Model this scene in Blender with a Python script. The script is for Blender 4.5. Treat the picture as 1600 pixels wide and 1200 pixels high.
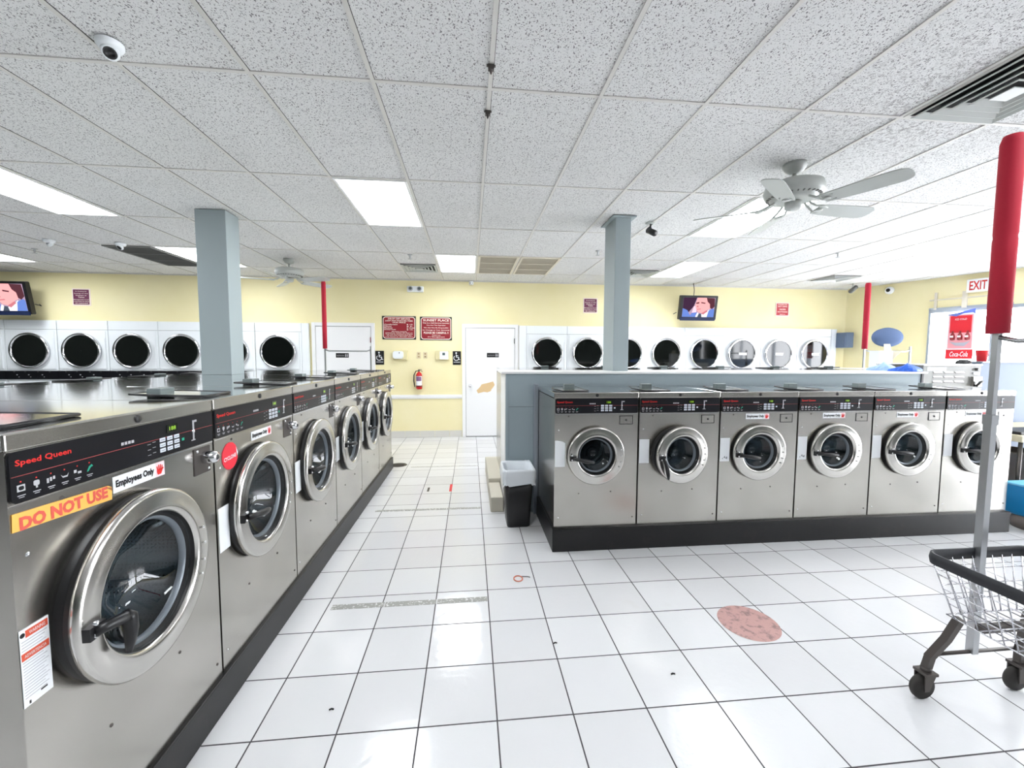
import bpy, math, random
from mathutils import Vector, Matrix
PI = math.pi
random.seed(7)
sc = bpy.context.scene
C = sc.collection
for o in list(bpy.data.objects):
    bpy.data.objects.remove(o)

# ---------------------------------------------------------------- camera
def cam_matrix(yaw, pitch, roll):
    Z = Matrix.Rotation(yaw, 3, 'Z'); X = Matrix.Rotation(pitch, 3, 'X')
    cr, sr = math.cos(roll), math.sin(roll)
    Y = Matrix(((cr, 0, sr), (0, 1, 0), (-sr, 0, cr)))
    M = Z @ X @ Y
    r, f, u = M.col[0], M.col[1], M.col[2]
    return Matrix((( r[0], u[0], -f[0]), (r[1], u[1], -f[1]), (r[2], u[2], -f[2])))
cam = bpy.data.cameras.new('camera')
cam_o = bpy.data.objects.new('camera', cam)
C.objects.link(cam_o)
m = cam_matrix(-0.1014, -0.0662, -0.0039).to_4x4()
m.translation = Vector((0, 0, 1.55))
cam_o.matrix_world = m
cam.sensor_fit = 'HORIZONTAL'
cam.sensor_width = 36.0
cam.lens = 643.944 / 1600 * 36.0
cam.clip_start = 0.02
cam.clip_end = 200
sc.camera = cam_o

# ---------------------------------------------------------------- light, world, exposure
sc.view_settings.view_transform = 'Standard'
sc.view_settings.look = 'None'
sc.view_settings.gamma = 1
sc.view_settings.use_curve_mapping = False
EXPO = 0.78
PANEL = 13.0
SKY = 10.5
sc.view_settings.exposure = EXPO
w = bpy.data.worlds.new('daylight')
sc.world = w
w.use_nodes = True
bg = w.node_tree.nodes['Background']
bg.inputs['Color'].default_value = (0.92, 0.95, 1.0, 1)
bg.inputs['Strength'].default_value = SKY
CH = 2.981      # ceiling height
YB = 7.9575     # back wall
YF = -7.6       # front wall, behind the camera
XL = -9.4       # left wall
# right wall, slightly splayed: starts at the back corner and runs along RD
RP = Vector((7.826, 7.9575, 0)); RD = Vector((0.357, -0.934, 0)); RN = Vector((-0.934, -0.357, 0))

# ---------------------------------------------------------------- materials
MATS = {}
def lin(c):
    return tuple(((x/12.92) if x <= 0.04045 else ((x+0.055)/1.055)**2.4) for x in c)
def mat(name, col, rough=0.5, metal=0.0, spec=0.5, srgb=True, emit=0, coat=0):
    if name in MATS: return MATS[name]
    m = bpy.data.materials.new(name); m.use_nodes = True
    b = m.node_tree.nodes['Principled BSDF']
    c = lin(col) if srgb else col
    b.inputs['Base Color'].default_value = (*c, 1)
    b.inputs['Roughness'].default_value = rough
    b.inputs['Metallic'].default_value = metal
    b.inputs['Specular IOR Level'].default_value = spec
    if coat: b.inputs['Coat Weight'].default_value = coat; b.inputs['Coat Roughness'].default_value = 0.06
    if emit:
        b.inputs['Emission Color'].default_value = (*c, 1)
        b.inputs['Emission Strength'].default_value = emit
    MATS[name] = m
    return m
class NT:
    """small helper to wire node trees"""
    def __init__(s, m):
        s.t = m.node_tree; s.b = s.t.nodes['Principled BSDF']
    def n(s, typ, **kw):
        nd = s.t.nodes.new(typ)
        for k, v in kw.items(): setattr(nd, k, v)
        return nd
    def l(s, a, b): s.t.links.new(a, b)
    def math(s, op, a, b=None, c=None):
        nd = s.n('ShaderNodeMath', operation=op)
        for i, v in enumerate((a, b, c)):
            if v is None: continue
            if isinstance(v, (int, float)): nd.inputs[i].default_value = v
            else: s.l(v, nd.inputs[i])
        return nd.outputs[0]
    def mix(s, f, a, b):
        nd = s.n('ShaderNodeMix', data_type='RGBA')
        for i, v in ((0, f), (6, a), (7, b)):
            if isinstance(v, tuple): nd.inputs[i].default_value = (*v, 1)
            elif isinstance(v, (int, float)): nd.inputs[i].default_value = v
            else: s.l(v, nd.inputs[i])
        return nd.outputs[2]
    def noise(s, vec, scale, detail=3, rough=0.5):
        nd = s.n('ShaderNodeTexNoise'); nd.inputs['Scale'].default_value = scale
        nd.inputs['Detail'].default_value = detail; nd.inputs['Roughness'].default_value = rough
        if vec: s.l(vec, nd.inputs['Vector'])
        return nd.outputs['Fac']
    def ramp(s, f, a, b, inter='LINEAR'):
        nd = s.n('ShaderNodeMapRange'); nd.clamp = True
        s.l(f, nd.inputs[0]); nd.inputs[1].default_value = a; nd.inputs[2].default_value = b
        return nd.outputs[0]
    def scaled(s, vec, sx, sy, sz):
        nd = s.n('ShaderNodeMapping'); nd.inputs['Scale'].default_value = (sx, sy, sz)
        s.l(vec, nd.inputs['Vector']); return nd.outputs[0]
    def bump(s, h, strength, dist=0.01):
        nd = s.n('ShaderNodeBump'); nd.inputs['Strength'].default_value = strength
        nd.inputs['Distance'].default_value = dist; s.l(h, nd.inputs['Height'])
        s.l(nd.outputs[0], s.b.inputs['Normal'])

def steel(name, col, rough, blot=0.1, stretch=(1, 1, 1)):
    m = mat(name, col, rough, 1.0)
    k = NT(m)
    tc = k.n('ShaderNodeTexCoord').outputs['Object']
    oi = k.n('ShaderNodeObjectInfo').outputs['Random']
    cmb = k.n('ShaderNodeCombineXYZ'); 
    k.l(k.math('MULTIPLY', oi, 17.0), cmb.inputs[0]); k.l(k.math('MULTIPLY', oi, 9.0), cmb.inputs[2])
    add = k.n('ShaderNodeVectorMath', operation='ADD'); k.l(tc, add.inputs[0]); k.l(cmb.outputs[0], add.inputs[1])
    v = add.outputs[0]
    n1 = k.noise(k.scaled(v, *stretch), 2.2, 2, 0.5)
    c = lin(col)
    dk = tuple(x*(1-blot*1.8) for x in c)
    k.l(k.mix(k.ramp(n1, 0.25, 0.75), dk, c), k.b.inputs['Base Color'])
    r = k.math('ADD', k.math('MULTIPLY', n1, 0.10), rough-0.04)
    k.l(r, k.b.inputs['Roughness'])
    return m
STEEL = steel('brushed_steel', (0.80, 0.785, 0.76), 0.23, 0.13)
STEELTOP = mat('polished_steel_top', (0.84, 0.845, 0.84), 0.09, 1.0)
RING = mat('door_ring_steel', (0.80, 0.79, 0.77), 0.22, 1.0)
CHROME = mat('chrome', (0.85, 0.85, 0.86), 0.12, 1.0)
DRUM = mat('drum_steel', (0.62, 0.65, 0.68), 0.22, 1.0)
k = NT(DRUM); tc = k.n('ShaderNodeTexCoord').outputs['Object']
vo = k.n('ShaderNodeTexVoronoi'); vo.inputs['Scale'].default_value = 70; vo.inputs['Randomness'].default_value = 0.0; k.l(tc, vo.inputs['Vector'])
k.l(k.mix(k.ramp(vo.outputs['Distance'], 0.2, 0.28), (0.02, 0.02, 0.02), lin((0.62, 0.65, 0.68))), k.b.inputs['Base Color'])
BLACK = mat('black_rubber', (0.055, 0.055, 0.06), 0.45)
PANELB = mat('control_panel_black', (0.055, 0.055, 0.075), 0.35, spec=0.3)
BLKPL = mat('black_plastic', (0.07, 0.07, 0.08), 0.38)
INK = mat('ink_black', (0.05, 0.05, 0.06), 0.6)
WHITE = mat('white_paint', (0.94, 0.94, 0.94), 0.4)
ENAMEL = mat('white_enamel', (0.94, 0.955, 0.965), 0.28)
STICK = mat('white_sticker', (0.93, 0.94, 0.95), 0.45)
LTGREY = mat('light_grey_print', (0.72, 0.72, 0.74), 0.5)
GREYP = mat('grey_plastic', (0.32, 0.37, 0.37), 0.4)
RED = mat('logo_red', (0.85, 0.12, 0.10), 0.5)
REDLINE = mat('thin_red_line', (0.62, 0.25, 0.25), 0.5)
REDST = mat('red_sticker', (0.90, 0.18, 0.25), 0.5)
YEL = mat('yellow_orange_sticker', (0.98, 0.74, 0.36), 0.5)
DNU = mat('do_not_use_red', (0.86, 0.36, 0.30), 0.5)
ORNG = mat('warning_orange', (0.83, 0.32, 0.20), 0.5)
SOAPB = mat('soap_box_grey', (0.42, 0.46, 0.46), 0.4)
GREEN = mat('display_green', (0.55, 0.75, 0.15), 0.4, emit=0.35)
DISP = mat('display_window', (0.09, 0.11, 0.06), 0.2)
TEAL = mat('icon_green', (0.10, 0.62, 0.50), 0.5)
KEY = mat('keypad_white', (0.84, 0.86, 0.90), 0.4)
FOAM = mat('red_foam', (0.72, 0.10, 0.20), 0.75)
ZINC = mat('zinc_tube', (0.70, 0.71, 0.72), 0.32, 0.9)
WIRE = mat('chrome_wire', (0.78, 0.78, 0.80), 0.25, 1.0)
DKSTEEL = mat('worn_dark_steel', (0.36, 0.34, 0.33), 0.5, 0.7)
RUBBER = mat('rim_rubber', (0.13, 0.14, 0.16), 0.55)
WHEEL = mat('caster_rubber', (0.20, 0.19, 0.18), 0.7)
PILL = mat('pillar_grey', (0.62, 0.665, 0.675), 0.55)
PART = mat('partition_grey', (0.62, 0.675, 0.70), 0.5)
BLUEGREY = mat('blue_grey_laminate', (0.36, 0.43, 0.53), 0.45)
MAROON = mat('maroon_sign', (0.55, 0.07, 0.13), 0.4)
CREAM = mat('cream_sign_print', (0.96, 0.90, 0.86), 0.5)
SIGNBLK = mat('black_sign', (0.06, 0.06, 0.06), 0.4)
BEIGE = mat('beige_plastic', (0.86, 0.80, 0.66), 0.4)
TANW = mat('bare_wood_patch', (0.86, 0.74, 0.56), 0.7)
EXTRED = mat('extinguisher_red', (0.75, 0.05, 0.06), 0.25)
BLUEPL = mat('blue_plastic', (0.06, 0.50, 0.74), 0.4)
BLUEBAG = mat('blue_bag', (0.10, 0.36, 0.78), 0.45)
LTBLUE = mat('pale_blue_bag', (0.60, 0.72, 0.92), 0.45)
GRIL = mat('grille_tan', (0.86, 0.83, 0.76), 0.5)
DKGAP = mat('dark_gap', (0.08, 0.08, 0.08), 0.8)
DKGRIL = mat('dark_grille', (0.46, 0.46, 0.45), 0.6)
ALU = mat('window_aluminium', (0.66, 0.69, 0.73), 0.35, 0.6)
FANW = mat('fan_white', (0.74, 0.755, 0.74), 0.4)
TBEI = mat('table_edge_beige', (0.80, 0.76, 0.66), 0.5)
CURB = mat('plinth_cream', (0.78, 0.76, 0.70), 0.6)
COKE = mat('poster_red', (0.86, 0.10, 0.16), 0.5)
PINK = mat('poster_pink', (0.92, 0.62, 0.64), 0.5)
BLUET = mat('poster_blue', (0.40, 0.48, 0.80), 0.5)
def emis(name, col, s):
    m = bpy.data.materials.new(name); m.use_nodes = True
    t = m.node_tree; t.nodes.clear()
    e = t.nodes.new('ShaderNodeEmission'); e.inputs[0].default_value = (*lin(col), 1); e.inputs[1].default_value = s
    o = t.nodes.new('ShaderNodeOutputMaterial'); t.links.new(e.outputs[0], o.inputs[0])
    return m
TUBE = emis('lit_diffuser', (0.97, 0.985, 1.0), PANEL)
def screen(name, c): return emis(name, c, 1.0)
SC = {n: screen('screen_'+n, c) for n, c in dict(skin=(0.88, 0.60, 0.60), shade=(0.70, 0.42, 0.45), hair=(0.30, 0.17, 0.20), dark=(0.22, 0.14, 0.22),
      suit=(0.36, 0.46, 0.72), shirt=(0.92, 0.90, 0.97), tie=(0.25, 0.28, 0.33), back=(0.60, 0.52, 0.60), pink=(0.93, 0.72, 0.78)).items()}
def glassmat(name, tint=(1, 1, 1), base=0.04, dark=1.0, rough=0.0):
    m = bpy.data.materials.new(name); m.use_nodes = True
    t = m.node_tree; t.nodes.clear()
    tr = t.nodes.new('ShaderNodeBsdfTransparent'); tr.inputs[0].default_value = (tint[0]*dark, tint[1]*dark, tint[2]*dark, 1)
    gl = t.nodes.new('ShaderNodeBsdfGlossy'); gl.inputs['Roughness'].default_value = rough
    # Schlick reflectance from the facing ratio, the same from either side of the sheet
    fw = t.nodes.new('ShaderNodeLayerWeight'); fw.inputs[0].default_value = 0.5
    lw = t.nodes.new('ShaderNodeMath'); lw.operation = 'POWER'; lw.inputs[1].default_value = 5.0
    t.links.new(fw.outputs['Facing'], lw.inputs[0])
    mx = t.nodes.new('ShaderNodeMixShader')
    ad = t.nodes.new('ShaderNodeMath'); ad.operation = 'ADD'; ad.inputs[1].default_value = base; ad.use_clamp = True
    t.links.new(lw.outputs[0], ad.inputs[0]); t.links.new(ad.outputs[0], mx.inputs[0])
    t.links.new(tr.outputs[0], mx.inputs[1]); t.links.new(gl.outputs[0], mx.inputs[2])
    o = t.nodes.new('ShaderNodeOutputMaterial'); t.links.new(mx.outputs[0], o.inputs[0])
    return m
GLASS = glassmat('door_glass', (0.80, 0.88, 0.90), 0.06, 0.75)
WINGLASS = glassmat('window_glass', (1, 1, 1), 0.04, 0.98)
DRYGLASS = mat('dryer_dark_glass', (0.05, 0.06, 0.055), 0.05, 0.0, 0.5, coat=0.15)

# floor: glazed 13 inch tiles, dark grout
def tile_mat():
    m = mat('white_floor_tile', (0.86, 0.865, 0.875), 0.2)
    k = NT(m)
    tc = k.n('ShaderNodeTexCoord').outputs['Object']
    sp = k.n('ShaderNodeSeparateXYZ'); k.l(tc, sp.inputs[0])
    S = 0.3312; X0 = -1.2137; Y0 = 2.6497
    def edge(o, c0):
        f = k.math('FRACT', k.math('ADD', k.math('DIVIDE', k.math('SUBTRACT', o, c0), S), 200.0))
        d = k.math('MINIMUM', f, k.math('SUBTRACT', 1.0, f))
        return k.math('MULTIPLY', d, S), k.math('FLOOR', k.math('ADD', k.math('DIVIDE', k.math('SUBTRACT', o, c0), S), 200.0))
    dx, ix = edge(sp.outputs[0], X0); dy, iy = edge(sp.outputs[1], Y0)
    d = k.math('MINIMUM', dx, dy)
    g = k.ramp(d, 0.0038, 0.0024)
    # grout is cleaner in the far aisle
    n = k.noise(tc, 1.3, 4, 0.6)
    cell = k.n('ShaderNodeCombineXYZ'); k.l(ix, cell.inputs[0]); k.l(iy, cell.inputs[1])
    wn = k.n('ShaderNodeTexWhiteNoise', noise_dimensions='2D'); k.l(cell.outputs[0], wn.inputs['Vector'])
    c1 = k.mix(wn.outputs[0], (0.66, 0.66, 0.67), (0.73, 0.735, 0.745))
    dirt = k.ramp(n, 0.66, 0.80)
    c2 = k.mix(k.math('MULTIPLY', dirt, 0.35), c1, (0.52, 0.47, 0.40))
    c3 = k.mix(g, c2, (0.05, 0.045, 0.05))
    k.l(c3, k.b.inputs['Base Color'])
    k.l(k.mix(g, (0.13, 0.13, 0.13), (0.8, 0.8, 0.8)), k.b.inputs['Roughness'])
    wav = k.noise(tc, 26, 3, 0.55)
    wav2 = k.noise(tc, 7, 2, 0.5)
    h = k.math('SUBTRACT', k.math('ADD', k.math('MULTIPLY', wav, 0.28), k.math('MULTIPLY', wav2, 0.5)), k.math('MULTIPLY', g, 0.6))
    k.bump(h, 0.5, 0.006)
    return m
FLOOR = tile_mat()
def ceil_mat():
    m = mat('pitted_ceiling_tile', (0.90, 0.90, 0.90), 0.9, spec=0.15)
    k = NT(m)
    tc = k.n('ShaderNodeTexCoord').outputs['Object']
    nz = k.n('ShaderNodeTexNoise'); nz.inputs['Scale'].default_value = 55; nz.inputs['Detail'].default_value = 2; k.l(tc, nz.inputs['Vector'])
    mixv = k.n('ShaderNodeVectorMath', operation='MULTIPLY_ADD'); k.l(nz.outputs['Color'], mixv.inputs[0]); mixv.inputs[1].default_value = (0.020, 0.020, 0); k.l(tc, mixv.inputs[2])
    def pits(scale, sx, sy, th, rot):
        mp = k.n('ShaderNodeMapping'); mp.inputs['Scale'].default_value = (sx, sy, 1); mp.inputs['Rotation'].default_value = (0, 0, rot)
        k.l(mixv.outputs[0], mp.inputs['Vector'])
        v = k.n('ShaderNodeTexVoronoi'); v.inputs['Scale'].default_value = scale; v.voronoi_dimensions = '2D'
        k.l(mp.outputs[0], v.inputs['Vector'])
        sep = k.n('ShaderNodeSeparateColor'); k.l(v.outputs['Color'], sep.inputs[0])
        big = k.math('MULTIPLY', k.math('POWER', sep.outputs[0], 2.0), th)
        return k.math('LESS_THAN', v.outputs['Distance'], big)
    a = pits(95, 1.0, 0.5, 0.30, 0.5); b = pits(120, 0.5, 1.0, 0.27, 1.1); c = pits(150, 1, 1, 0.26, 0)
    p = k.math('MAXIMUM', k.math('MAXIMUM', a, b), c)
    n = k.noise(tc, 0.9, 3)
    base = k.mix(k.ramp(n, 0.35, 0.7), (0.73, 0.727, 0.72), (0.78, 0.777, 0.77))
    # grime around the near supply vent
    sp = k.n('ShaderNodeSeparateXYZ'); k.l(tc, sp.inputs[0])
    dx = k.math('SUBTRACT', sp.outputs[0], 2.75); dy = k.math('SUBTRACT', sp.outputs[1], 2.15)
    dd = k.math('SQRT', k.math('ADD', k.math('MULTIPLY', dx, dx), k.math('MULTIPLY', dy, dy)))
    gr = k.math('MULTIPLY', k.ramp(dd, 1.1, 0.3), k.ramp(k.noise(tc, 38, 4, 0.75), 0.50, 0.62))
    base = k.mix(k.math('MULTIPLY', gr, 0.6), base, (0.16, 0.14, 0.14))
    k.l(k.mix(k.math('MULTIPLY', p, 0.85), base, (0.14, 0.13, 0.14)), k.b.inputs['Base Color'])
    k.bump(k.math('SUBTRACT', 1.0, p), 0.5, 0.003)
    return m
CEIL = ceil_mat()
TBAR = mat('ceiling_grid_paint', (0.84, 0.83, 0.81), 0.5)
TSHADE = mat('ceiling_grid_shade', (0.22, 0.21, 0.21), 0.8)  # dark strip along one edge of each bar: painted shadow line
def wall_mat():
    m = mat('yellow_wall_paint', (0.93, 0.84, 0.56), 0.6)
    k = NT(m); tc = k.n('ShaderNodeTexCoord').outputs['Object']
    n = k.noise(tc, 1.5, 4, 0.6)
    k.l(k.mix(k.ramp(n, 0.3, 0.75), (0.86, 0.775, 0.44), (0.89, 0.81, 0.51)), k.b.inputs['Base Color'])
    k.bump(k.noise(tc, 90, 2), 0.15, 0.003)
    return m
YWALL = wall_mat()
DARKWALL = mat('unseen_wall_dark', (0.33, 0.36, 0.34), 0.7)  # unseen walls, coloured dark so dryer glass and steel reflect less light
def scuffed(name, col, c2, scale=9, lo=0.55, hi=0.72, rough=0.5):
    m = mat(name, col, rough); k = NT(m); tc = k.n('ShaderNodeTexCoord').outputs['Object']
    n = k.noise(tc, scale, 5, 0.65)
    k.l(k.mix(k.ramp(n, lo, hi), lin(col), lin(c2)), k.b.inputs['Base Color'])
    return m
PLINTH = scuffed('black_plinth', (0.03, 0.027, 0.035), (0.13, 0.10, 0.10), 7, 0.55, 0.8, 0.4)
TAPE = scuffed('worn_grey_tape', (0.60, 0.60, 0.58), (0.86, 0.86, 0.86), 55, 0.56, 0.60)
PINKDOT = scuffed('worn_pink_sticker', (0.74, 0.58, 0.56), (0.56, 0.45, 0.44), 22, 0.50, 0.62)
TILEB = mat('base_tile', (0.84, 0.83, 0.80), 0.3)
LINER = mat('plastic_liner', (0.86, 0.88, 0.90), 0.3)

# ---------------------------------------------------------------- mesh builder
class MB:
    def __init__(s): s.v = []; s.f = []; s.m = []; s.mats = []; s.sm = []
    def mi(s, m):
        if m not in s.mats: s.mats.append(m)
        return s.mats.index(m)
    def add(s, vs, fs, m, smooth=False):
        b = len(s.v); s.v += [tuple(v) for v in vs]; i = s.mi(m)
        for f in fs: s.f.append(tuple(b+q for q in f)); s.m.append(i); s.sm.append(smooth)
        return s
    def box(s, x0, x1, y0, y1, z0, z1, m, rz=0, c=None):
        if x0 > x1: x0, x1 = x1, x0
        if y0 > y1: y0, y1 = y1, y0
        if z0 > z1: z0, z1 = z1, z0
        vs = [(x, y, z) for x in (x0, x1) for y in (y0, y1) for z in (z0, z1)]
        fs = [(0, 1, 3, 2), (4, 6, 7, 5), (0, 4, 5, 1), (2, 3, 7, 6), (0, 2, 6, 4), (1, 5, 7, 3)]
        if rz:
            cx, cy = c or ((x0+x1)/2, (y0+y1)/2)
            vs = [(cx+(x-cx)*math.cos(rz)-(y-cy)*math.sin(rz), cy+(x-cx)*math.sin(rz)+(y-cy)*math.cos(rz), z) for x, y, z in vs]
        return s.add(vs, fs, m)
    def tube(s, pts, r, m, n=8, closed=False, cap=True, square=False):
        pts = [Vector(p) for p in pts]; N = len(pts)
        if not isinstance(r, (list, tuple)): r = [r]*N
        rings = []; prev = None
        for i, p in enumerate(pts):
            if closed: d = (pts[(i+1) % N]-pts[i-1])
            else: d = pts[min(i+1, N-1)]-pts[max(i-1, 0)]
            d.normalize()
            ref = prev if prev is not None else (Vector((0, 0, 1)) if abs(d.z) < 0.9 else Vector((0, 1, 0)))
            a = ref - d*ref.dot(d)
            if a.length < 1e-6: a = Vector((1, 0, 0))-d*d.x
            a.normalize(); b = d.cross(a); prev = a
            off = PI/n if square else 0
            rings.append([p+(a*math.cos(2*PI*q/n+off)+b*math.sin(2*PI*q/n+off))*r[i] for q in range(n)])
        vs = [v for R_ in rings for v in R_]; fs = []
        for i in range(N if closed else N-1):
            j = (i+1) % N
            for q in range(n): fs.append((i*n+q, i*n+(q+1) % n, j*n+(q+1) % n, j*n+q))
        if cap and not closed:
            fs.append(tuple(range(n-1, -1, -1))); fs.append(tuple((N-1)*n+q for q in range(n)))
        return s.add(vs, fs, m, not square)
    def lathe(s, prof, o, m, axis='Z', n=32, smooth=True, a0=0, a1=2*PI):
        """prof = list of (r, h); h along axis from o"""
        vs = []; fs = []; full = abs(a1-a0-2*PI) < 1e-6; K = n if full else n+1
        for r, h in prof:
            for q in range(K):
                a = a0+(a1-a0)*q/n; c_, s_ = r*math.cos(a), r*math.sin(a)
                if axis == 'Z': vs.append((o[0]+c_, o[1]+s_, o[2]+h))
                elif axis == 'Y': vs.append((o[0]+c_, o[1]+h, o[2]+s_))
                else: vs.append((o[0]+h, o[1]+c_, o[2]+s_))
        for i in range(len(prof)-1):
            for q in range(n):
                q2 = (q+1) % K
                if not full and q == n: continue
                fs.append((i*K+q, i*K+q2, (i+1)*K+q2, (i+1)*K+q))
        return s.add(vs, fs, m, smooth)
    def poly(s, pts, m, y=None):
        """flat polygon; pts (x,z) with y given, or 3-D"""
        vs = [(p[0], y, p[1]) for p in pts] if y is not None else pts
        return s.add(vs, [tuple(range(len(vs)))], m)
    def plate(s, pts, y0, y1, m):
        n = len(pts)
        vs = [(p[0], y0, p[1]) for p in pts]+[(p[0], y1, p[1]) for p in pts]
        fs = [tuple(range(n)), tuple(range(2*n-1, n-1, -1))]+[(i, (i+1) % n, n+(i+1) % n, n+i) for i in range(n)]
        return s.add(vs, fs, m)
    def rrect(s, x0, x1, z0, z1, r, y0, y1, m, k=4):
        pts = []
        for cx, cz, a in ((x1-r, z1-r, 0), (x0+r, z1-r, PI/2), (x0+r, z0+r, PI), (x1-r, z0+r, 1.5*PI)):
            for q in range(k+1):
                t = a+PI/2*q/k; pts.append((cx+r*math.cos(t), cz+r*math.sin(t)))
        return s.plate(pts, y0, y1, m)
    def text(s, txt, x0, x1, zc, y, m, h=None, bold=0.0, shear=0.0, rot=0.0):
        """text facing -Y, fitted into x0..x1 (and height h)"""
        vs, fs = text_geo(txt, bold, shear)
        if not vs: return s
        xa = min(v[0] for v in vs); xb = max(v[0] for v in vs); ya = min(v[1] for v in vs); yb = max(v[1] for v in vs)
        kx = (x1-x0)/(xb-xa); kz = (h/(yb-ya)) if h else kx
        cx = (x0+x1)/2
        out = []
        for v in vs:
            X = (v[0]-xa)*kx+x0-cx; Z = (v[1]-(ya+yb)/2)*kz
            out.append((cx+X*math.cos(rot)-Z*math.sin(rot), y, zc+X*math.sin(rot)+Z*math.cos(rot)))
        return s.add(out, fs, m)
    def build(s, name, parent=None, loc=(0, 0, 0), rz=0, bevel=0, rot=None, mesh_only=False):
        me = bpy.data.meshes.new(name); me.from_pydata(s.v, [], s.f)
        for mm in s.mats: me.materials.append(mm)
        me.polygons.foreach_set('material_index', s.m); me.polygons.foreach_set('use_smooth', s.sm)
        me.update()
        o = bpy.data.objects.new(name, me); C.objects.link(o)
        o.location = loc; o.rotation_euler = rot if rot else (0, 0, rz)
        if parent: o.parent = parent
        if bevel:
            b = o.modifiers.new('bevel', 'BEVEL'); b.width = bevel; b.segments = 2; b.limit_method = 'ANGLE'; b.angle_limit = math.radians(40)
        return o
_tc = {}
def text_geo(txt, bold=0.0, shear=0.0):
    key = (txt, bold, shear)
    if key in _tc: return _tc[key]
    cu = bpy.data.curves.new('lettering', 'FONT'); cu.body = txt; cu.offset = bold; cu.shear = shear; cu.resolution_u = 2
    o = bpy.data.objects.new('lettering', cu); C.objects.link(o)
    dg = bpy.context.evaluated_depsgraph_get(); dg.update()
    me = bpy.data.meshes.new_from_object(o.evaluated_get(dg))
    vs = [tuple(v.co) for v in me.vertices]; fs = [tuple(p.vertices) for p in me.polygons]
    bpy.data.objects.remove(o); bpy.data.curves.remove(cu); bpy.data.meshes.remove(me)
    _tc[key] = (vs, fs)
    return _tc[key]

def empty(name, loc, rz=0):
    o = bpy.data.objects.new(name, None); C.objects.link(o); o.location = loc; o.rotation_euler = (0, 0, rz); o.empty_display_size = 0.1
    return o
def tag(o, label, cat, group=None, kind=None):
    o['label'] = label; o['category'] = cat
    if group: o['group'] = group
    if kind: o['kind'] = kind
    return o
def struct(o): o['kind'] = 'structure'; return o
KIDS = {}
def kids(o): return [c for c in C.objects if c.parent == o]
def copy_tree(o, parent=None):
    c = o.copy(); C.objects.link(c)
    if parent: c.parent = parent
    for ch in kids(o): copy_tree(ch, c)
    return c
def holed_rect(mb, x0, x1, z0, z1, cx, cz, r, y, m, n=48):
    """front sheet at y with a round hole"""
    inner = []; outer = []
    for q in range(n):
        a = 2*PI*q/n; c_, s_ = math.cos(a), math.sin(a)
        tx = ((x1-cx)/c_) if c_ > 1e-9 else ((x0-cx)/c_ if c_ < -1e-9 else 1e9)
        tz = ((z1-cz)/s_) if s_ > 1e-9 else ((z0-cz)/s_ if s_ < -1e-9 else 1e9)
        t = min(tx, tz); outer.append([cx+c_*t, cz+s_*t]); inner.append((cx+r*c_, cz+r*s_))
    for X, Zc in ((x0, z0), (x0, z1), (x1, z0), (x1, z1)):
        i = min(range(n), key=lambda q: (outer[q][0]-X)**2+(outer[q][1]-Zc)**2); outer[i] = [X, Zc]
    vs = [(p[0], y, p[1]) for p in outer]+[(p[0], y, p[1]) for p in inner]
    mb.add(vs, [(q, (q+1) % n, n+(q+1) % n, n+q) for q in range(n)], m)

# ================================================================ SETTING
def slab(name, z0, z1, m):
    a, b = RP+RD*.0, RP+RD*16.7
    pts = [(XL, YF), (b.x+.14, YF), (a.x+.14, YB), (a.x+.14, YB+.15), (XL, YB+.15)]
    n = len(pts); mb = MB()
    mb.add([(x, y, z0) for x, y in pts]+[(x, y, z1) for x, y in pts], [tuple(range(n-1, -1, -1)), tuple(range(n, 2*n))]+[(q, (q+1) % n, n+(q+1) % n, n+q) for q in range(n)], m)
    return struct(mb.build(name))
slab('floor', -.1, 0, FLOOR)
slab('ceiling', CH, CH+.08, CEIL)
# exposed grid of the dropped ceiling
GX0, GS, GY0, GT = 0.1092, 0.6089, 2.304, 1.2134
mb = MB()
def wall_x(y): return RP.x+(RP.y-y)*RD.x/-RD.y
for i in range(-16, 24):
    x = GX0+GS*i
    y1 = YB if x < RP.x else YB-(x-RP.x)*-RD.y/RD.x
    if XL < x and y1 > YF+.1: mb.box(x-.011, x+.011, YF, y1, CH-.006, CH, TBAR); mb.box(x+.011, x+.0135, YF, y1, CH-.003, CH, TSHADE)
for j in range(-9, 5):
    y = GY0+GT*j
    if YF < y < YB: mb.box(XL, wall_x(y), y-.011, y+.011, CH-.0055, CH, TBAR); mb.box(XL, wall_x(y), y+.011, y+.0145, CH-.003, CH, TSHADE)
mb.box(XL, 7.9, YB-.02, YB, CH-.02, CH, TBAR)
struct(mb.build('trim_1'))
mb = MB(); mb.box(XL, 8.1, YB, YB+.15, 0, CH, YWALL); struct(mb.build('wall_back'))
mb = MB(); mb.box(XL-.15, XL, YF, YB, 0, CH, DARKWALL); struct(mb.build('wall_left'))  # out of view; dark colour chosen to darken the dryer windows' reflections
def rw(s, d, z):   # point on the right wall: s along it, d out into the room
    p = RP+RD*s+RN*d
    return (p.x, p.y, z)
def rwbox(mb, s0, s1, d0, d1, z0, z1, m):
    vs = [rw(s, d, z) for s in (s0, s1) for d in (d0, d1) for z in (z0, z1)]
    mb.add(vs, [(0, 1, 3, 2), (4, 6, 7, 5), (0, 4, 5, 1), (2, 3, 7, 6), (0, 2, 6, 4), (1, 5, 7, 3)], m)
mb = MB()
WZ1 = 2.42
rwbox(mb, -.1, 1.30, 0, -.15, 0, CH, YWALL)
rwbox(mb, 1.30, 16.7, 0, -.15, WZ1, CH, YWALL)
rwbox(mb, 6.2, 6.6, 0, -.15, 0, WZ1, YWALL)
rwbox(mb, 10.2, 16.7, 0, -.15, 0, WZ1, DARKWALL)  # unseen stretch left solid and dark to dim the washer fronts
struct(mb.build('wall_right'))
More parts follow.
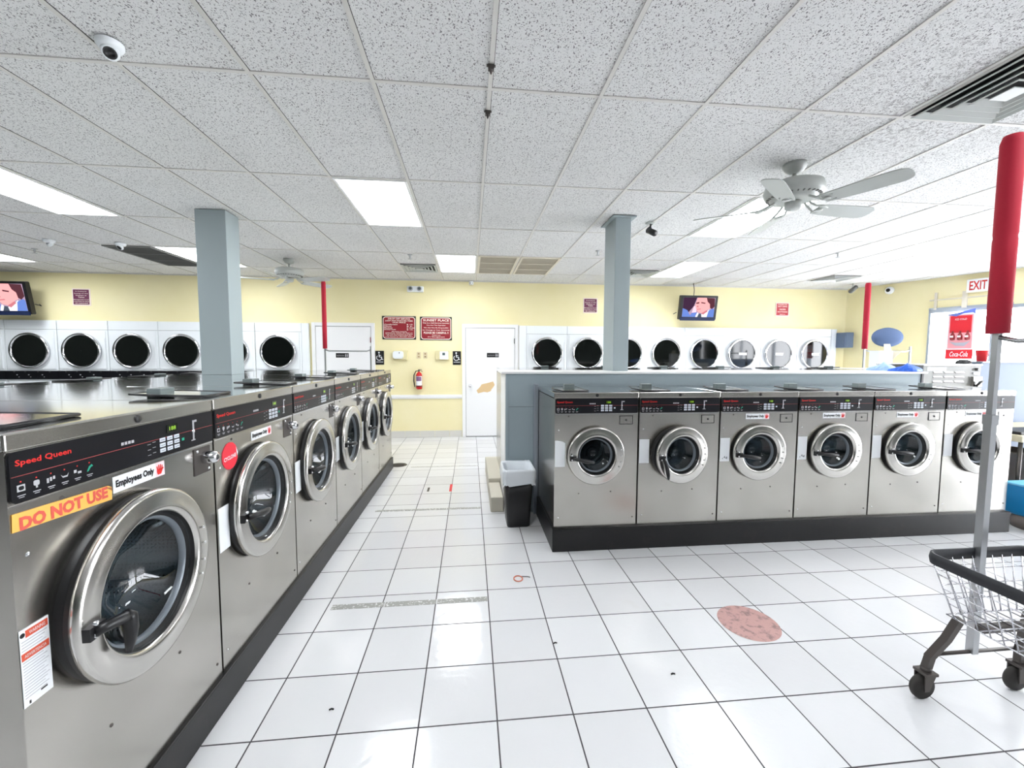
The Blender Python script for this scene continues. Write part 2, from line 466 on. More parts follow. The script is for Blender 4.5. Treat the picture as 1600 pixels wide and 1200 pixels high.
def glazing(name, pt, s0, s1, divs, z0, z1):
    fr = MB()
    def bx(a, b, c, d, e, f, m): 
        vs = [pt(s, q, z) for s in (a, b) for q in (c, d) for z in (e, f)]
        fr.add(vs, [(0, 1, 3, 2), (4, 6, 7, 5), (0, 4, 5, 1), (2, 3, 7, 6), (0, 2, 6, 4), (1, 5, 7, 3)], m)
    bx(s0, s1, .02, -.06, z1-.06, z1, ALU); bx(s0, s1, .02, -.06, z0, z0+.06, ALU)
    for dd in [s0]+divs+[s1]: bx(max(s0, dd-.03), min(s1, dd+.03), .02, -.06, z0, z1, ALU)
    o = struct(fr.build(name))
    g = MB(); vs = [pt(s, -.03, z) for s in (s0, s1) for z in (z0+.03, z1-.03)]
    g.add(vs, [(0, 1, 3, 2)], WINGLASS); g.build('window_pane', o)
    return o
glazing('window_1', rw, 1.30, 6.2, [2.10, 3.2, 4.7], 0.0, WZ1)
glazing('window_2', rw, 6.6, 10.2, [8.4], 0.0, WZ1)
# front wall behind the camera
mb = MB()
mb.box(XL, 13.7, YF-.15, YF, 0, CH, DARKWALL)
struct(mb.build('wall_front'))
# tiled baseboard and chair rail on the back wall
mb = MB()
x = -1.78
for q in range(6):
    xa = -1.80+q*.281; mb.box(xa, min(xa+.277, -.16), YB-.012, YB, 0, .127, TILEB)
struct(mb.build('baseboard_back', bevel=.002))
mb = MB(); mb.box(-1.79, -.155, YB-.022, YB, .745, .765, WHITE); mb.box(-1.79, -.155, YB-.03, YB, .765, .80, WHITE); mb.box(-1.79, -.155, YB-.018, YB, .80, .82, WHITE)
struct(mb.build('trim_2', bevel=.003))
mb = MB(); mb.box(5.2, 7.9, YB-.03, YB, .745, .82, WHITE)
# doors
def door(name, x0, x1, knob_x, patch, hinge_x):
    mb = MB()
    cw = .065
    mb.box(x0-cw, x0, YB-.03, YB, 0, 2.10+cw, WHITE); mb.box(x1, x1+cw, YB-.03, YB, 0, 2.10+cw, WHITE); mb.box(x0, x1, YB-.03, YB, 2.10, 2.10+cw, WHITE)
    mb.box(x0, x1, YB-.006, YB, 0, 2.10, DKGAP)
    o = struct(mb.build(name, bevel=.003))
    lf = MB(); lf.box(x0+.006, x1-.006, YB-.022, YB-.008, .012, 2.092, WHITE); leaf = lf.build('door_leaf', o, bevel=.002)
    kb = MB(); kb.lathe([(0, -.075), (.02, -.072), (.028, -.058), (.024, -.04), (.012, -.03), (.012, -.01), (.03, -.008), (.03, 0)], (knob_x, YB-.022, .985), CHROME, 'Y', 20); kb.build('door_knob', o)
    hg = MB()
    for z in (.3, 1.05, 1.85): hg.box(hinge_x-.008, hinge_x+.008, YB-.036, YB-.02, z-.05, z+.05, CHROME)
    hg.build('hinge', o)
    if patch:
        pb = MB(); pts = []
        for a, r in ((0, .14), (25, .20), (50, .23), (75, .14), (100, .12), (130, .13), (165, .12), (200, .20), (222, .21), (250, .11), (285, .12), (320, .13), (345, .12)):
            pts.append((.30+r*1.0*math.cos(math.radians(a))*.95, 0.945+r*.72*math.sin(math.radians(a))))
        pb.plate(pts, YB-.0235, YB-.022, TANW); p = pb.build('bare_patch', o)
    return o
door('door_1', -2.826, -1.831, -2.74, False, -1.84)
door('door_2', -.085, .862, .0, True, .852)
# grey partition between the two right-hand washer rows, with a white cap
mb = MB()
mb.box(.345, 4.875, 3.985, 4.50, 0, 1.385, PART); mb.box(.336, .345, 3.98, 4.50, 0, 1.385, WHITE)
mb.box(.30, 4.90, 3.955, 4.51, 1.385, 1.405, WHITE)
for z in (1.06,): mb.box(.36, .62, 3.982, 3.985, z, z+.003, DKGRIL)
mb.box(.345, .372, 3.978, 3.985, 0, 1.385, PART); mb.box(4.85, 4.877, 3.975, 3.985, 0, 1.385, BLKPL)
struct(mb.build('wall_middle', bevel=.003))
mb = MB(); mb.box(6.08, 8.35, 4.34, 4.44, 0, 1.50, BLUEGREY); mb.box(6.07, 8.36, 4.32, 4.46, 1.50, 1.515, ALU)
struct(mb.build('wall_partition', bevel=.003))
mb = MB(); mb.box(-2.68, -2.035, 1.07, 5.76, 0, 1.34, PART); mb.box(-2.69, -2.025, 1.06, 5.77, 1.34, 1.358, STEELTOP)
struct(mb.build('trim_3'))

# ================================================================ CEILING FIXTURES
def cell(i, j, half=None):
    x0 = GX0+GS*i; y0 = GY0+GT*j; x1 = x0+GS; y1 = y0+GT
    if half == 'far': y0 = y0+GT/2
    return x0+.012, x1-.012, y0+.012, y1-.012
lamps = [(-2, 1, 'lit ceiling panel above the left aisle, right of the left pillar'),
         (-7, 1, 'lit ceiling panel at the left edge of the view'),
         (-1, 3, 'lit ceiling panel beside the tan return grille'),
         (-7, 3, 'lit ceiling panel partly hidden behind the left pillar'),
         (-12, 3, 'small far lit ceiling panel above the left television'),
         (4, 1, 'lit ceiling panel behind the near ceiling fan'),
         (5, 3, 'lit ceiling panel in front of the right-hand television'),
         (4, -2, 'lit ceiling panel behind the camera on the right'), (-2, -2, 'lit ceiling panel behind the camera'), (-7, -2, 'lit ceiling panel behind the camera on the left'),
         (9, 0, 'lit ceiling panel by the right windows, outside the view'), (-12, 0, 'lit ceiling panel far left, outside the view')]
lamp0 = None
for i, j, lb in lamps:
    x0, x1, y0, y1 = cell(i, j)
    if lamp0 is None:
        t = lamp0 = empty('ceiling_light', (x0, y0, CH-.012)); W_, D_ = x1-x0, y1-y0
        f = MB()
        for a in ((0, W_, 0, .02), (0, W_, D_-.02, D_), (0, .02, .02, D_-.02), (W_-.02, W_, .02, D_-.02)): f.box(*a, 0, .012, WHITE)
        f.build('frame', t)
        g = MB(); g.box(.02, W_-.02, .02, D_-.02, .003, .010, TUBE); g.build('diffuser', t)
    else:
        t = copy_tree(lamp0); t.location = (x0, y0, CH-.012)
    tag(t, lb, 'ceiling light', 'recessed ceiling light panels')
# louvred return grilles
GBACK = mat('grille_backing_tan', (0.50, 0.46, 0.40), 0.8)
def grille(i, j, name, m1, m2, lb, nsl=34):
    m3 = GBACK if m1 == GRIL else DKGRIL
    x0, x1, y0, y1 = cell(i, j); t = empty(name, (x0, y0, CH)); Wd, D = x1-x0, y1-y0
    b = MB(); b.box(.02, Wd-.02, .02, D-.02, -.004, -.001, m3); b.build('backing', t)
    f = MB()
    for a in ((0, Wd, 0, .03), (0, Wd, D-.03, D), (0, .03, .03, D-.03), (Wd-.03, Wd, .03, D-.03), (.03, Wd-.03, D*.33, D*.33+.02), (.03, Wd-.03, D*.66, D*.66+.02)): f.box(*a, -.02, -.001, m1)
    f.build('frame', t)
    s_ = MB()
    for q in range(nsl):
        y = .05+(D-.1)*q/(nsl-1)
        vs = [(.03, y-.008, -.004), (Wd-.03, y-.008, -.004), (Wd-.03, y+.006, -.017), (.03, y+.006, -.017)]
        s_.add(vs, [(0, 1, 2, 3), (3, 2, 1, 0)], m2)
    s_.build('louvre', t)
    tag(t, lb, 'air vent', 'ceiling return grilles'); return t
grille(0, 3, 'return_grille', GRIL, GRIL, 'tan louvred ceiling grille, left one of the touching pair')
grille(1, 3, 'return_grille', GRIL, GRIL, 'tan louvred ceiling grille, right one of the touching pair')
grille(-8, 3, 'return_grille', DKGRIL, DKGRIL, 'dark grey ceiling grille left of the left pillar')
# square supply diffusers with nested blades
def diffuser(x0, y0, lb, S=GS-.024, dirty=False):
    t = empty('air_diffuser', (x0, y0, CH)); c = S/2
    b = MB(); b.box(.02, S-.02, .02, S-.02, -.004, -.001, DKGAP); b.build('backing', t)
    f = MB()
    for a in ((0, S, 0, .022), (0, S, S-.022, S), (0, .022, .022, S-.022), (S-.022, S, .022, S-.022)): f.box(*a, -.010, -.001, TBAR)
    f.build('frame', t, bevel=.002)
    for r0, r1, za, zb in ((.262, .235, -.026, -.004), (.205, .180, -.030, -.006), (.150, .125, -.032, -.008), (.10, .078, -.034, -.010)):
        g = MB(); outer = [(c-r0, c-r0), (c+r0, c-r0), (c+r0, c+r0), (c-r0, c+r0)]; inner = [(c-r1, c-r1), (c+r1, c-r1), (c+r1, c+r1), (c-r1, c+r1)]
        lip = [(c-r0-.008, c-r0-.008), (c+r0+.008, c-r0-.008), (c+r0+.008, c+r0+.008), (c-r0-.008, c+r0+.008)]
        vs = [(x, y, za) for x, y in outer]+[(x, y, zb) for x, y in inner]+[(x, y, za+.003) for x, y in lip]
        fs = [(q, (q+1) % 4, 4+(q+1) % 4, 4+q) for q in range(4)]+[(8+q, 8+(q+1) % 4, (q+1) % 4, q) for q in range(4)]
        g.add(vs, fs, FANW); o = g.build('blade', t)
        sm = o.modifiers.new('thick', 'SOLIDIFY'); sm.thickness = .003
    g = MB(); g.box(c-.055, c+.055, c-.055, c+.055, -.036, -.030, FANW); g.build('centre_plate', t, bevel=.004)
    return tag(t, lb, 'air vent', 'square ceiling diffusers')
diffuser(GX0+GS*4+.012, GY0-GT/2+.012, 'large near square ceiling diffuser at top right with dark smudges')
diffuser(GX0-GS*2+.012, GY0+GT*3.5+.012, 'small far square diffuser above the exit lamp box, left of a lit panel')
diffuser(GX0+GS*4+.012, GY0+GT*3.5+.012, 'far square diffuser just right of the right pillar')
diffuser(GX0+GS*10+.012, GY0+GT*3.5+.012, 'far square diffuser near the back right corner')

def fan(x, y, angs, lb, drop=.31, R_=.68):
    t = empty('ceiling_fan', (x, y, CH))
    c = MB(); c.lathe([(0, 0), (.075, 0), (.078, -.02), (.06, -.055), (.03, -.072), (0, -.075)], (0, 0, 0), FANW); c.build('canopy', t)
    r = MB(); r.tube([(0, 0, -.07), (0, 0, -.14)], .014, FANW, 12); r.build('downrod', t)
    h = MB(); h.lathe([(0, -.125), (.06, -.127), (.14, -.135), (.185, -.155), (.195, -.19), (.195, -.215), (.185, -.235), (.15, -.25), (.15, -.262), (.10, -.27), (0, -.272)], (0, 0, 0), FANW, n=40)
    for q in range(30):
        a = 2*PI*q/30; h.box(.165-.01, .165+.012, -.004, .004, -.250, -.243, DKGRIL, a, (0, 0))
    h.build('motor_housing', t)
    k_ = MB(); k_.lathe([(0, -.335), (.04, -.333), (.055, -.32), (.055, -.275), (0, -.27)], (0, 0, 0), FANW); k_.build('switch_cup', t)
    for an in angs:
        a = math.radians(an); ca, sa = math.cos(a), math.sin(a)
        def P_(u, v, z): return (u*ca-v*sa, u*sa+v*ca, z)
        b = MB(); top = []; 
        prof = [(.20, .050), (.26, .058), (.45, .066), (.60, .068), (.64, .062), (.67, .045), (.68, .02)]
        out = [(u, v) for u, v in prof]+[(u, -v) for u, v in reversed(prof)]
        n = len(out); vs = []
        for dz in (0, -.007):
            for u, v in out: vs.append(P_(u, v, -drop+dz-v*.26))
        b.add(vs, [tuple(range(n)), tuple(range(2*n-1, n-1, -1))]+[(q, (q+1) % n, n+(q+1) % n, n+q) for q in range(n)], FANW)
        bl = b.build('blade', t)
        ir = MB(); ir.tube([P_(.12, .02, -.272), P_(.17, .03, -.30), P_(.22, .045, -drop-.014), P_(.27, .03, -drop-.012)], .008, FANW, 8)
        ir.tube([P_(.12, -.02, -.272), P_(.17, -.03, -.30), P_(.22, -.045, -drop+.010), P_(.27, -.03, -drop+.006)], .008, FANW, 8)
        ir.lathe([(0, -.004), (.028, -.004), (.028, .004), (0, .004)], P_(.22, 0, -drop-.010), FANW, n=16)
        ir.build('blade_iron', bl)
    return tag(t, lb, 'ceiling fan')
fan(2.395, 2.923, [-68, 4, 76, 148, 220], 'near white five-blade ceiling fan in front of a lit panel')
fan(-2.67, 6.53, [-20, 52, 124, 196, 268], 'far white ceiling fan above the left dryers')

def dome(name, x, y, z, r, lb, look, tiny=False):
    t = empty(name, (x, y, z))
    b = MB(); b.lathe([(r*1.15, 0), (r*1.15, -r*.35), (r*1.0, -r*.6), (r*.6, -r*.75), (0, -r*.8)], (0, 0, 0), ENAMEL, n=28); b.build('housing', t)
    L = Vector(look).normalized(); c = Vector((0, 0, -r*.85))
    e = MB(); 
    qv = L.to_track_quat('Z', 'Y')
    prof = [(r*.50, -r*.25), (r*.78, r*.15), (r*.74, r*.40), (r*.60, r*.52), (r*.56, r*.50)]
    def ring(pr, m):
        vs = []; n = 24
        for rr, h in pr:
            for q in range(n):
                a = 2*PI*q/n; vs.append(c+qv @ Vector((rr*math.cos(a), rr*math.sin(a), h)))
        e.add(vs, [(i*n+q, i*n+(q+1) % n, (i+1)*n+(q+1) % n, (i+1)*n+q) for i in range(len(pr)-1) for q in range(n)], m, True)
    ring(prof, ENAMEL); e.build('eyeball', t)
    e = MB(); ring([(r*.58, r*.46), (r*.35, r*.52), (r*.34, r*.46), (0.0001, r*.48)], BLKPL); e.build('lens', t)
    return tag(t, lb, 'security camera')
dome('security_camera', -1.635, 2.16, CH-.006, .045, 'large near white dome camera on the ceiling at top left', (.35, -.55, -.6))
dome('security_camera', -4.44, 5.85, CH-.006, .05, 'small white dome camera with black lens, left of the left pillar', (-.2, -.6, -.6))
dome('security_camera', -5.2, 5.78, CH-.006, .05, 'small plain white dome camera on the far left ceiling', (.2, .8, -.4))
t = empty('security_camera', (0.046, 7.88, CH-.02)); b = MB(); b.tube([(0, .05, .012), (0, .0, -.03), (-.02, -.05, -.05)], .018, ENAMEL, 10); b.lathe([(0, 0), (.04, 0), (.04, .05), (.02, .07), (0, .07)], (-.02, -.05, -.075), ENAMEL); b.build('housing', t)
b = MB(); b.lathe([(0, -.032), (.026, -.03), (.026, -.01)], (-.02, -.055, -.05), BLKPL, 'Y', 16); b.build('lens', t); tag(t, 'small white camera on the back wall top, between grille and lit panel', 'security camera')
t = empty('security_camera', (1.92, 4.33, CH)); b = MB(); b.lathe([(0, 0), (.05, 0), (.05, -.012), (0, -.014)], (0, 0, 0), FANW); b.tube([(0, 0, -.01), (.0, 0, -.05), (.015, 0, -.075)], .009, BLKPL, 8); b.build('bracket', t)
b = MB(); b.tube([(-.01, .03, -.07), (.02, -.07, -.13)], .032, BLKPL, 16); b.build('barrel', t)
b = MB(); b.tube([(.03, .0, -.005), (-.03, .01, -.06), (-.035, .02, -.10), (-.005, .03, -.09)], .004, INK, 6); b.build('cable', t)
tag(t, 'black barrel camera hanging from the ceiling right of the right pillar', 'security camera')
t = empty('security_camera', (7.35, 7.35, CH)); b = MB(); b.tube([(0, 0, 0), (0, 0, -.06), (.0, .03, -.10)], .012, FANW, 8); b.build('bracket', t)
b = MB(); b.tube([(.10, .04, -.06), (-.10, -.06, -.16)], .04, DKGRIL, 14); b.build('barrel', t); tag(t, 'grey barrel camera in the glare at the back right corner', 'security camera')
# flush-to-wall camera on the right wall
t = empty('security_camera', rw(.713, .0, 2.855)); b = MB(); b.lathe([(0, .0), (.07, .0), (.07, .03), (.05, .07), (0, .09)], (0, 0, 0), ENAMEL, 'Y'); o = b.build('housing', t, rot=(0, 0, math.radians(110.9)))
b = MB(); b.lathe([(0, .093), (.03, .09), (.035, .07)], (0, 0, 0), BLKPL, 'Y'); b.build('lens', t, rot=(0, 0, math.radians(110.9))); tag(t, 'white dome camera on the right wall near the back corner', 'security camera')
def sprinkler(x, y, lb):
    t = MB(); t.lathe([(0, 0), (.035, 0), (.033, -.008), (.012, -.012), (.012, -.04), (.004, -.05), (.004, -.058), (.028, -.06), (.028, -.063), (0, -.064)], (0, 0, 0), ZINC, n=16)
    return tag(t.build('sprinkler_head', loc=(x, y, CH)), lb, 'sprinkler', 'ceiling sprinkler heads')
sprinkler(1.72, 5.52, 'small metal sprinkler head left of the right pillar')
sprinkler(-5.85, 6.3, 'tiny sprinkler head on the far left ceiling')
sprinkler(-.84, 6.04, 'sprinkler head in front of the small far diffuser')
sprinkler(5.0, 5.25, 'sprinkler head in the glare on the right ceiling')
for y, lb in ((2.12, 'nearer of two dark clips on the centre ceiling rail'), (2.50, 'farther of two dark clips on the centre ceiling rail')):
    b = MB(); b.box(-.014, .014, -.012, .012, -.022, 0, DKSTEEL); b.box(-.022, .022, -.006, .006, -.006, 0, DKSTEEL)
    b.lathe([(0, -.045), (.004, -.04), (.01, -.022)], (0, 0, 0), DKSTEEL, n=8)
    tag(b.build('ceiling_clip', loc=(GX0-.003, y, CH-.006)), lb, 'clip', 'clips on the ceiling rail')

# ================================================================ PILLARS
mb = MB(); mb.box(-2.668, -2.384, 4.405, 4.64, 1.358, CH-.006, PILL); tag(mb.build('pillar', bevel=.004), 'wide grey square pillar rising behind the left washers', 'pillar')
mb = MB(); mb.box(1.473, 1.636, 4.15, 4.48, 1.405, CH-.006, PILL); mb.box(1.43, 1.68, 4.11, 4.50, CH-.02, CH-.006, PILL); tag(mb.build('pillar', bevel=.004), 'narrow grey pillar rising from the right-hand partition', 'pillar')

# ================================================================ WASHERS
def hand_pts(cx, cz, s):
    """red stop hand: list of polygons"""
    P = []
    P.append([(cx-.40*s, cz-.2*s), (cx-.28*s, cz-.48*s), (cx+.18*s, cz-.48*s), (cx+.36*s, cz-.15*s), (cx+.34*s, cz+.12*s), (cx-.38*s, cz+.12*s)])
    for x, l, w_, tilt in ((-.30, .30, .15, -.08), (-.10, .42, .16, -.03), (.10, .42, .16, .03), (.29, .30, .14, .07)):
        x0 = cx+x*s; P.append([(x0-w_/2*s, cz+.1*s), (x0+w_/2*s, cz+.1*s), (x0+(w_/2+tilt)*s, cz+(.1+l)*s), (x0+tilt*s, cz+(.16+l)*s), (x0+(-w_/2+tilt)*s, cz+(.1+l)*s)])
    P.append([(cx+.30*s, cz-.18*s), (cx+.56*s, cz+.10*s), (cx+.50*s, cz+.20*s), (cx+.40*s, cz+.16*s), (cx+.26*s, cz+.02*s)])
    return P
def make_washer(Wd, H_, D, dc, dr, gr, prot, scale, big):
    """front at y=0 facing -Y, base at z=0, width along +x; dc = (x,z) door centre, dr ring radius, gr glass radius"""
    t = empty('washer', (0, 0, 0)); e = .004 if big else .006
    P1 = H_-.043; P0 = H_-(.175 if big else .168)   # control panel top / bottom
    b = MB()
    holed_rect(b, e, Wd-e, 0, P0, dc[0], dc[1], gr+.035, 0, STEEL)
    b.add([(e, 0, 0), (e, D, 0), (e, D, H_-.05), (e, 0, H_-.05)], [(0, 1, 2, 3)], STEEL)
    b.add([(Wd-e, 0, 0), (Wd-e, D, 0), (Wd-e, D, H_-.05), (Wd-e, 0, H_-.05)], [(3, 2, 1, 0)], STEEL)
    b.add([(e, D, 0), (Wd-e, D, 0), (Wd-e, D, H_-.05), (e, D, H_-.05)], [(0, 1, 2, 3)], STEEL)
    b.add([(e, 0, 0), (Wd-e, 0, 0), (Wd-e, D, 0), (e, D, 0)], [(0, 1, 2, 3)], STEEL)
    b.box(e, Wd-e, .0, .02, P0, P1, STEEL)
    b.box(e+.0005, Wd-e-.0005, -.0015, .02, P0-.004, P0, CHROME)
    sc_ = [(.04, P0-.13), (Wd-.035, .07), (.04, .08), (Wd*.30, .275), (Wd*.68, .285), (Wd*.17, P0-.02)]
    for x, z in sc_: b.lathe([(0, -.004), (.004, -.003), (.006, 0)], (x, 0, z), CHROME if x < .1 else DKSTEEL, 'Y', 10)
    b.build('cabinet', t)
    tp = MB(); tp.box(.002, Wd-.002, .002, D, H_-.043, H_, STEELTOP); tp.box(.003, Wd-.003, -.005, .002, H_-.043, H_-.001, STEEL)
    tp.build('top', t, bevel=.004)
    ck = MB(); ck.lathe([(0, -.006), (.010, -.006), (.013, -.003), (.013, 0)], (Wd*.5, -.004, H_-.022), BLKPL, 'Y', 16); ck.build('top_lock', t)
    # control panel
    cp = MB(); x0, x1 = e+.004, Wd-e-.004; z0, z1 = P0+.004, P1-.003; hh = z1-z0
    cp.rrect(x0, x1, z0, z1, .012, -.006, .0, PANELB)
    y = -.0068
    lw = .14 if big else .125
    cp.text('Speed Queen', x0+.012, x0+.012+lw, z1-.030, y, RED, h=.019, bold=.02)
    lz = z0+hh*.52; cp.box(x0+.002, x1-.002, y, -.006, lz-.0008, lz+.0008, REDLINE)
    ik = z0+hh*.28
    for q in range(6):
        cx = x0+.022+q*(.036 if big else .030)
        mm = TEAL if q == 5 else LTGREY
        if q == 0: cp.box(cx-.009, cx+.009, y, -.006, ik-.008, ik+.008, mm); cp.rrect(cx-.006, cx+.006, ik-.005, ik+.005, .004, y-.0004, -.006, PANELB)
        elif q == 1: cp.rrect(cx-.007, cx+.007, ik-.004, ik+.009, .004, y, -.006, mm); cp.box(cx-.002, cx+.002, y, -.006, ik-.010, ik, mm)
        elif q == 2:
            for w_ in range(3): cp.box(cx-.011+w_*.008, cx-.006+w_*.008, y, -.006, ik-.007+w_*.003, ik+.005+w_*.001, mm)
        elif q == 3: cp.poly([(cx-.011, ik+.004), (cx-.006, ik-.005), (cx+.007, ik-.005), (cx+.011, ik+.006), (cx+.006, ik-.001), (cx-.006, ik-.001)], mm, y)
        elif q == 4: cp.box(cx-.010, cx-.003, y, -.006, ik-.002, ik+.006, mm); cp.box(cx+.001, cx+.011, y, -.006, ik-.006, ik, mm)
        else: cp.poly([(cx-.009, ik-.008), (cx-.004, ik-.008), (cx+.004, ik+.002), (cx+.011, ik+.004), (cx+.007, ik+.010), (cx-.002, ik+.005)], mm, y)
        cp.box(cx-.009, cx+.009, y, -.006, ik-.019, ik-.017, LTGREY); cp.box(cx-.006, cx+.006, y, -.006, ik-.0235, ik-.022, LTGREY)
        cp.box(cx-.0015, cx+.0015, y, -.006, ik+.014, ik+.017, RED)
    for q in range(4): cx = Wd*.41+q*.013; cp.box(cx, cx+.009, y, -.006, lz+.010, lz+.019, LTGREY)
    if big: kx = Wd*.612; kw = .105
    else: kx = Wd*.545; kw = .10
    for q in range(3):
        for u in range(3):
            a = kx+q*kw/3; c0 = z0+.016+u*.0185
            cp.box(a, a+kw/3-.010, y-.001, -.006, c0, c0+.013, KEY); cp.box(a+.004, a+kw/3-.014, y-.0014, -.006, c0+.005, c0+.007, GREYP)
    cp.box(kx+kw+.005, kx+kw+.018, y, -.006, z0+.036, z0+.046, TEAL if big else KEY)
    for q in range(3):
        for u in range(2): cp.box(kx-.055+u*.022, kx-.041+u*.022, y, -.006, z0+.018+q*.018+u*.004, z0+.0195+q*.018+u*.004, LTGREY)
    dx = kx+.035; cp.rrect(dx, dx+.055, z1-.046, z1-.018, .003, -.0075, -.006, DISP); cp.text('188', dx+.012, dx+.044, z1-.032, -.0079, GREEN, h=.014)
    # coin slot
    cs = kx+kw+.07; cp.box(cs-.003, cs+.003, y-.002, -.006, z0+.028, z1-.022, LTGREY); cp.box(cs-.012, cs+.012, y, -.006, z0+.024, z0+.028, LTGREY)
    cp.lathe([(0, -.006), (.006, -.005), (.007, 0)], (cs, -.006, z0+.060), CHROME, 'Y', 12); cp.box(cs+.008, cs+.022, y, -.006, z1-.030, z1-.022, LTGREY)
    cp.build('control_panel', t)
    # coin vault
    cv = MB()
    if big:
        cx0, cx1, cz0, cz1 = Wd-.125, Wd-.025, P0-.118, P0-.012
        cv.box(cx0, cx1, -.003, 0, cz0, cz1, DKSTEEL)
        ly = (cz0+cz1)/2+.01; lx = (cx0+cx1)/2+.012
        cv.lathe([(.0, -.055), (.013, -.055), (.022, -.050), (.026, -.03), (.026, -.003)], (lx, 0, ly), CHROME, 'Y', 24)
        cv.lathe([(0, -.058), (.008, -.057), (.010, -.055)], (lx, 0, ly), BLKPL, 'Y', 12)
        for a, c_ in ((cx1-.012, cz0+.012), (cx0+.02, cz1-.012)): cv.lathe([(0, -.008), (.005, -.006), (.006, -.003)], (a, 0, c_), CHROME, 'Y', 8)
    else:
        cx0, cx1, cz0, cz1 = .530, .640, P0-.088, P0-.018
        for a in ((cx0, cx1, cz0, cz0+.004), (cx0, cx1, cz1-.004, cz1), (cx0, cx0+.004, cz0, cz1), (cx1-.004, cx1, cz0, cz1)): cv.box(a[0], a[1], -.003, 0, a[2], a[3], BLKPL)
        cv.box(cx0+.004, cx1-.004, -.002, 0, cz0+.004, cz1-.004, STEEL)
        cv.lathe([(0, -.006), (.007, -.005), (.008, 0)], ((cx0+cx1)/2, 0, (cz0+cz1)/2), BLKPL, 'Y', 12)
    cv.build('coin_box', t)
    # drum inside
    dm = MB(); R0 = gr+.035
    dm.lathe([(R0, 0), (R0, .02)], (dc[0], 0, dc[1]), BLACK, 'Y', 48)
    dm.lathe([(R0+.04, .02), (R0+.04, .38), (R0*.9, .40), (.03, .37), (0.001, .37)], (dc[0], 0, dc[1]), DRUM, 'Y', 48)
    for q in range(3):
        a = q*2*PI/3+.5; pts = [(dc[0]+(R0+.03)*math.cos(a), .04, dc[1]+(R0+.03)*math.sin(a)), (dc[0]+(R0-.02)*math.cos(a), .08, dc[1]+(R0-.02)*math.sin(a)), (dc[0]+(R0-.02)*math.cos(a), .34, dc[1]+(R0-.02)*math.sin(a)), (dc[0]+(R0+.03)*math.cos(a), .38, dc[1]+(R0+.03)*math.sin(a))]
        dm.tube(pts, .03, DRUM, 8)
    dm.build('drum', t)
    gk = MB(); gk.lathe([(dr-.012, 0), (dr-.014, -.018), (dr-.022, -.024), (dr-.05, -.024)], (dc[0], 0, dc[1]), BLACK, 'Y', 56)
    gk.lathe([(gr+.036, 0), (gr+.03, -.02), (dr-.04, -.02), (dr-.04, 0)], (dc[0], 0, dc[1]), BLACK, 'Y', 56); gk.build('gasket', t)
    # door (hinged on the right)
    hx = dc[0]+dr+.005
    ox = dc[0]-hx
    d = MB(); p = prot
    d.lathe([(dr-.006, -.012), (dr-.005, -p+.022)], (ox, 0, dc[1]), BLACK, 'Y', 64)
    d.lathe([(dr-.02, -p+.026), (dr-.002, -p+.024), (dr, -p+.012), (dr-.006, -p+.003), (dr-.016, -p), (gr+.032, -p+.004), (gr+.018, -p-.004), (gr+.006, -p+.002), (gr+.002, -p+.010)], (ox, 0, dc[1]), RING, 'Y', 64)
    d.lathe([(gr+.002, -p+.010), (gr, -p+.022), (gr-.012, -p+.030), (gr-.014, -p+.050)], (ox, 0, dc[1]), BLACK, 'Y', 64)
    for q in (-.45, -.25, .0, .25):
        d.lathe([(0, -.004), (.004, -.003), (.005, 0)], (ox+(dr-.03)*math.cos(q), -p, dc[1]+(dr-.03)*math.sin(q)), CHROME, 'Y', 8)
    dr_o = d.build('door', t, loc=(hx, 0, 0))
    g = MB(); g.lathe([(gr-.002, -p+.022), (gr-.02, -p+.05), (gr-.045, .02), (gr-.10, .06), (gr*.35, .085), (.001, .09)], (ox, 0, dc[1]), GLASS, 'Y', 48); g.build('door_glass', dr_o)
    g = MB(); g.lathe([(gr-.006, -p+.034), (gr-.018, -p+.030), (gr-.024, -p+.050)], (ox, 0, dc[1]), mat('pale_gasket', (0.42, 0.45, 0.48), 0.3, 0.2), 'Y', 48); g.lathe([(gr-.024, -p+.050), (gr-.022, .0), (gr+.03, .010)], (ox, 0, dc[1]), BLACK, 'Y', 48); g.build('glass_seal', dr_o)
    h = MB()
    hz = dc[1]-.012; h0 = ox-dr+.012
    h.box(h0, h0+.05, -p-.018, -p+.004, hz-.018, hz+.018, BLKPL)
    h.lathe([(0, -.028), (.006, -.027), (.007, -.018)], (h0+.015, -p, hz+.026), CHROME, 'Y', 8)
    h.lathe([(0, -.022), (.006, -.021), (.007, -.018)], (h0+.018, -p, hz-.010), CHROME, 'Y', 8)
    pl = MB()
    pts = [(0, -p-.022, 0), (.04, -p-.040, 0), (.085, -p-.046, -.004), (.125, -p-.044, -.008), (.165, -p-.036, -.012)]
    pl.tube([(a, b_, c_) for a, b_, c_ in pts], [.013, .014, .017, .015, .009], BLKPL, 10)
    h.v = h.v; hb = h.build('handle_base', dr_o)
    ho = pl.build('handle', dr_o, loc=(h0+.025, 0, hz))
    # soap dispenser lid on the top
    dz = MB(); 
    a0, a1, b0, b1 = .03, .27, .07, .36
    vs = [(a0, b0+.16, H_+.012), (a0+.05, b0, H_+.004), (a1+.03, b0+.02, H_+.004), (a1, b1, H_+.014), (a0+.03, b1, H_+.016)]
    n = 5
    dz.add([(x, y_, z) for x, y_, z in vs]+[(x, y_, z+.005) for x, y_, z in vs], [tuple(range(n-1, -1, -1)), tuple(range(n, 2*n))]+[(q, (q+1) % n, n+(q+1) % n, n+q) for q in range(n)], STEELTOP)
    dz.tube([Vector(v)+Vector((0, 0, .002)) for v in vs], .0055, BLKPL, 6, closed=True)
    dzo = dz.build('soap_lid', t)
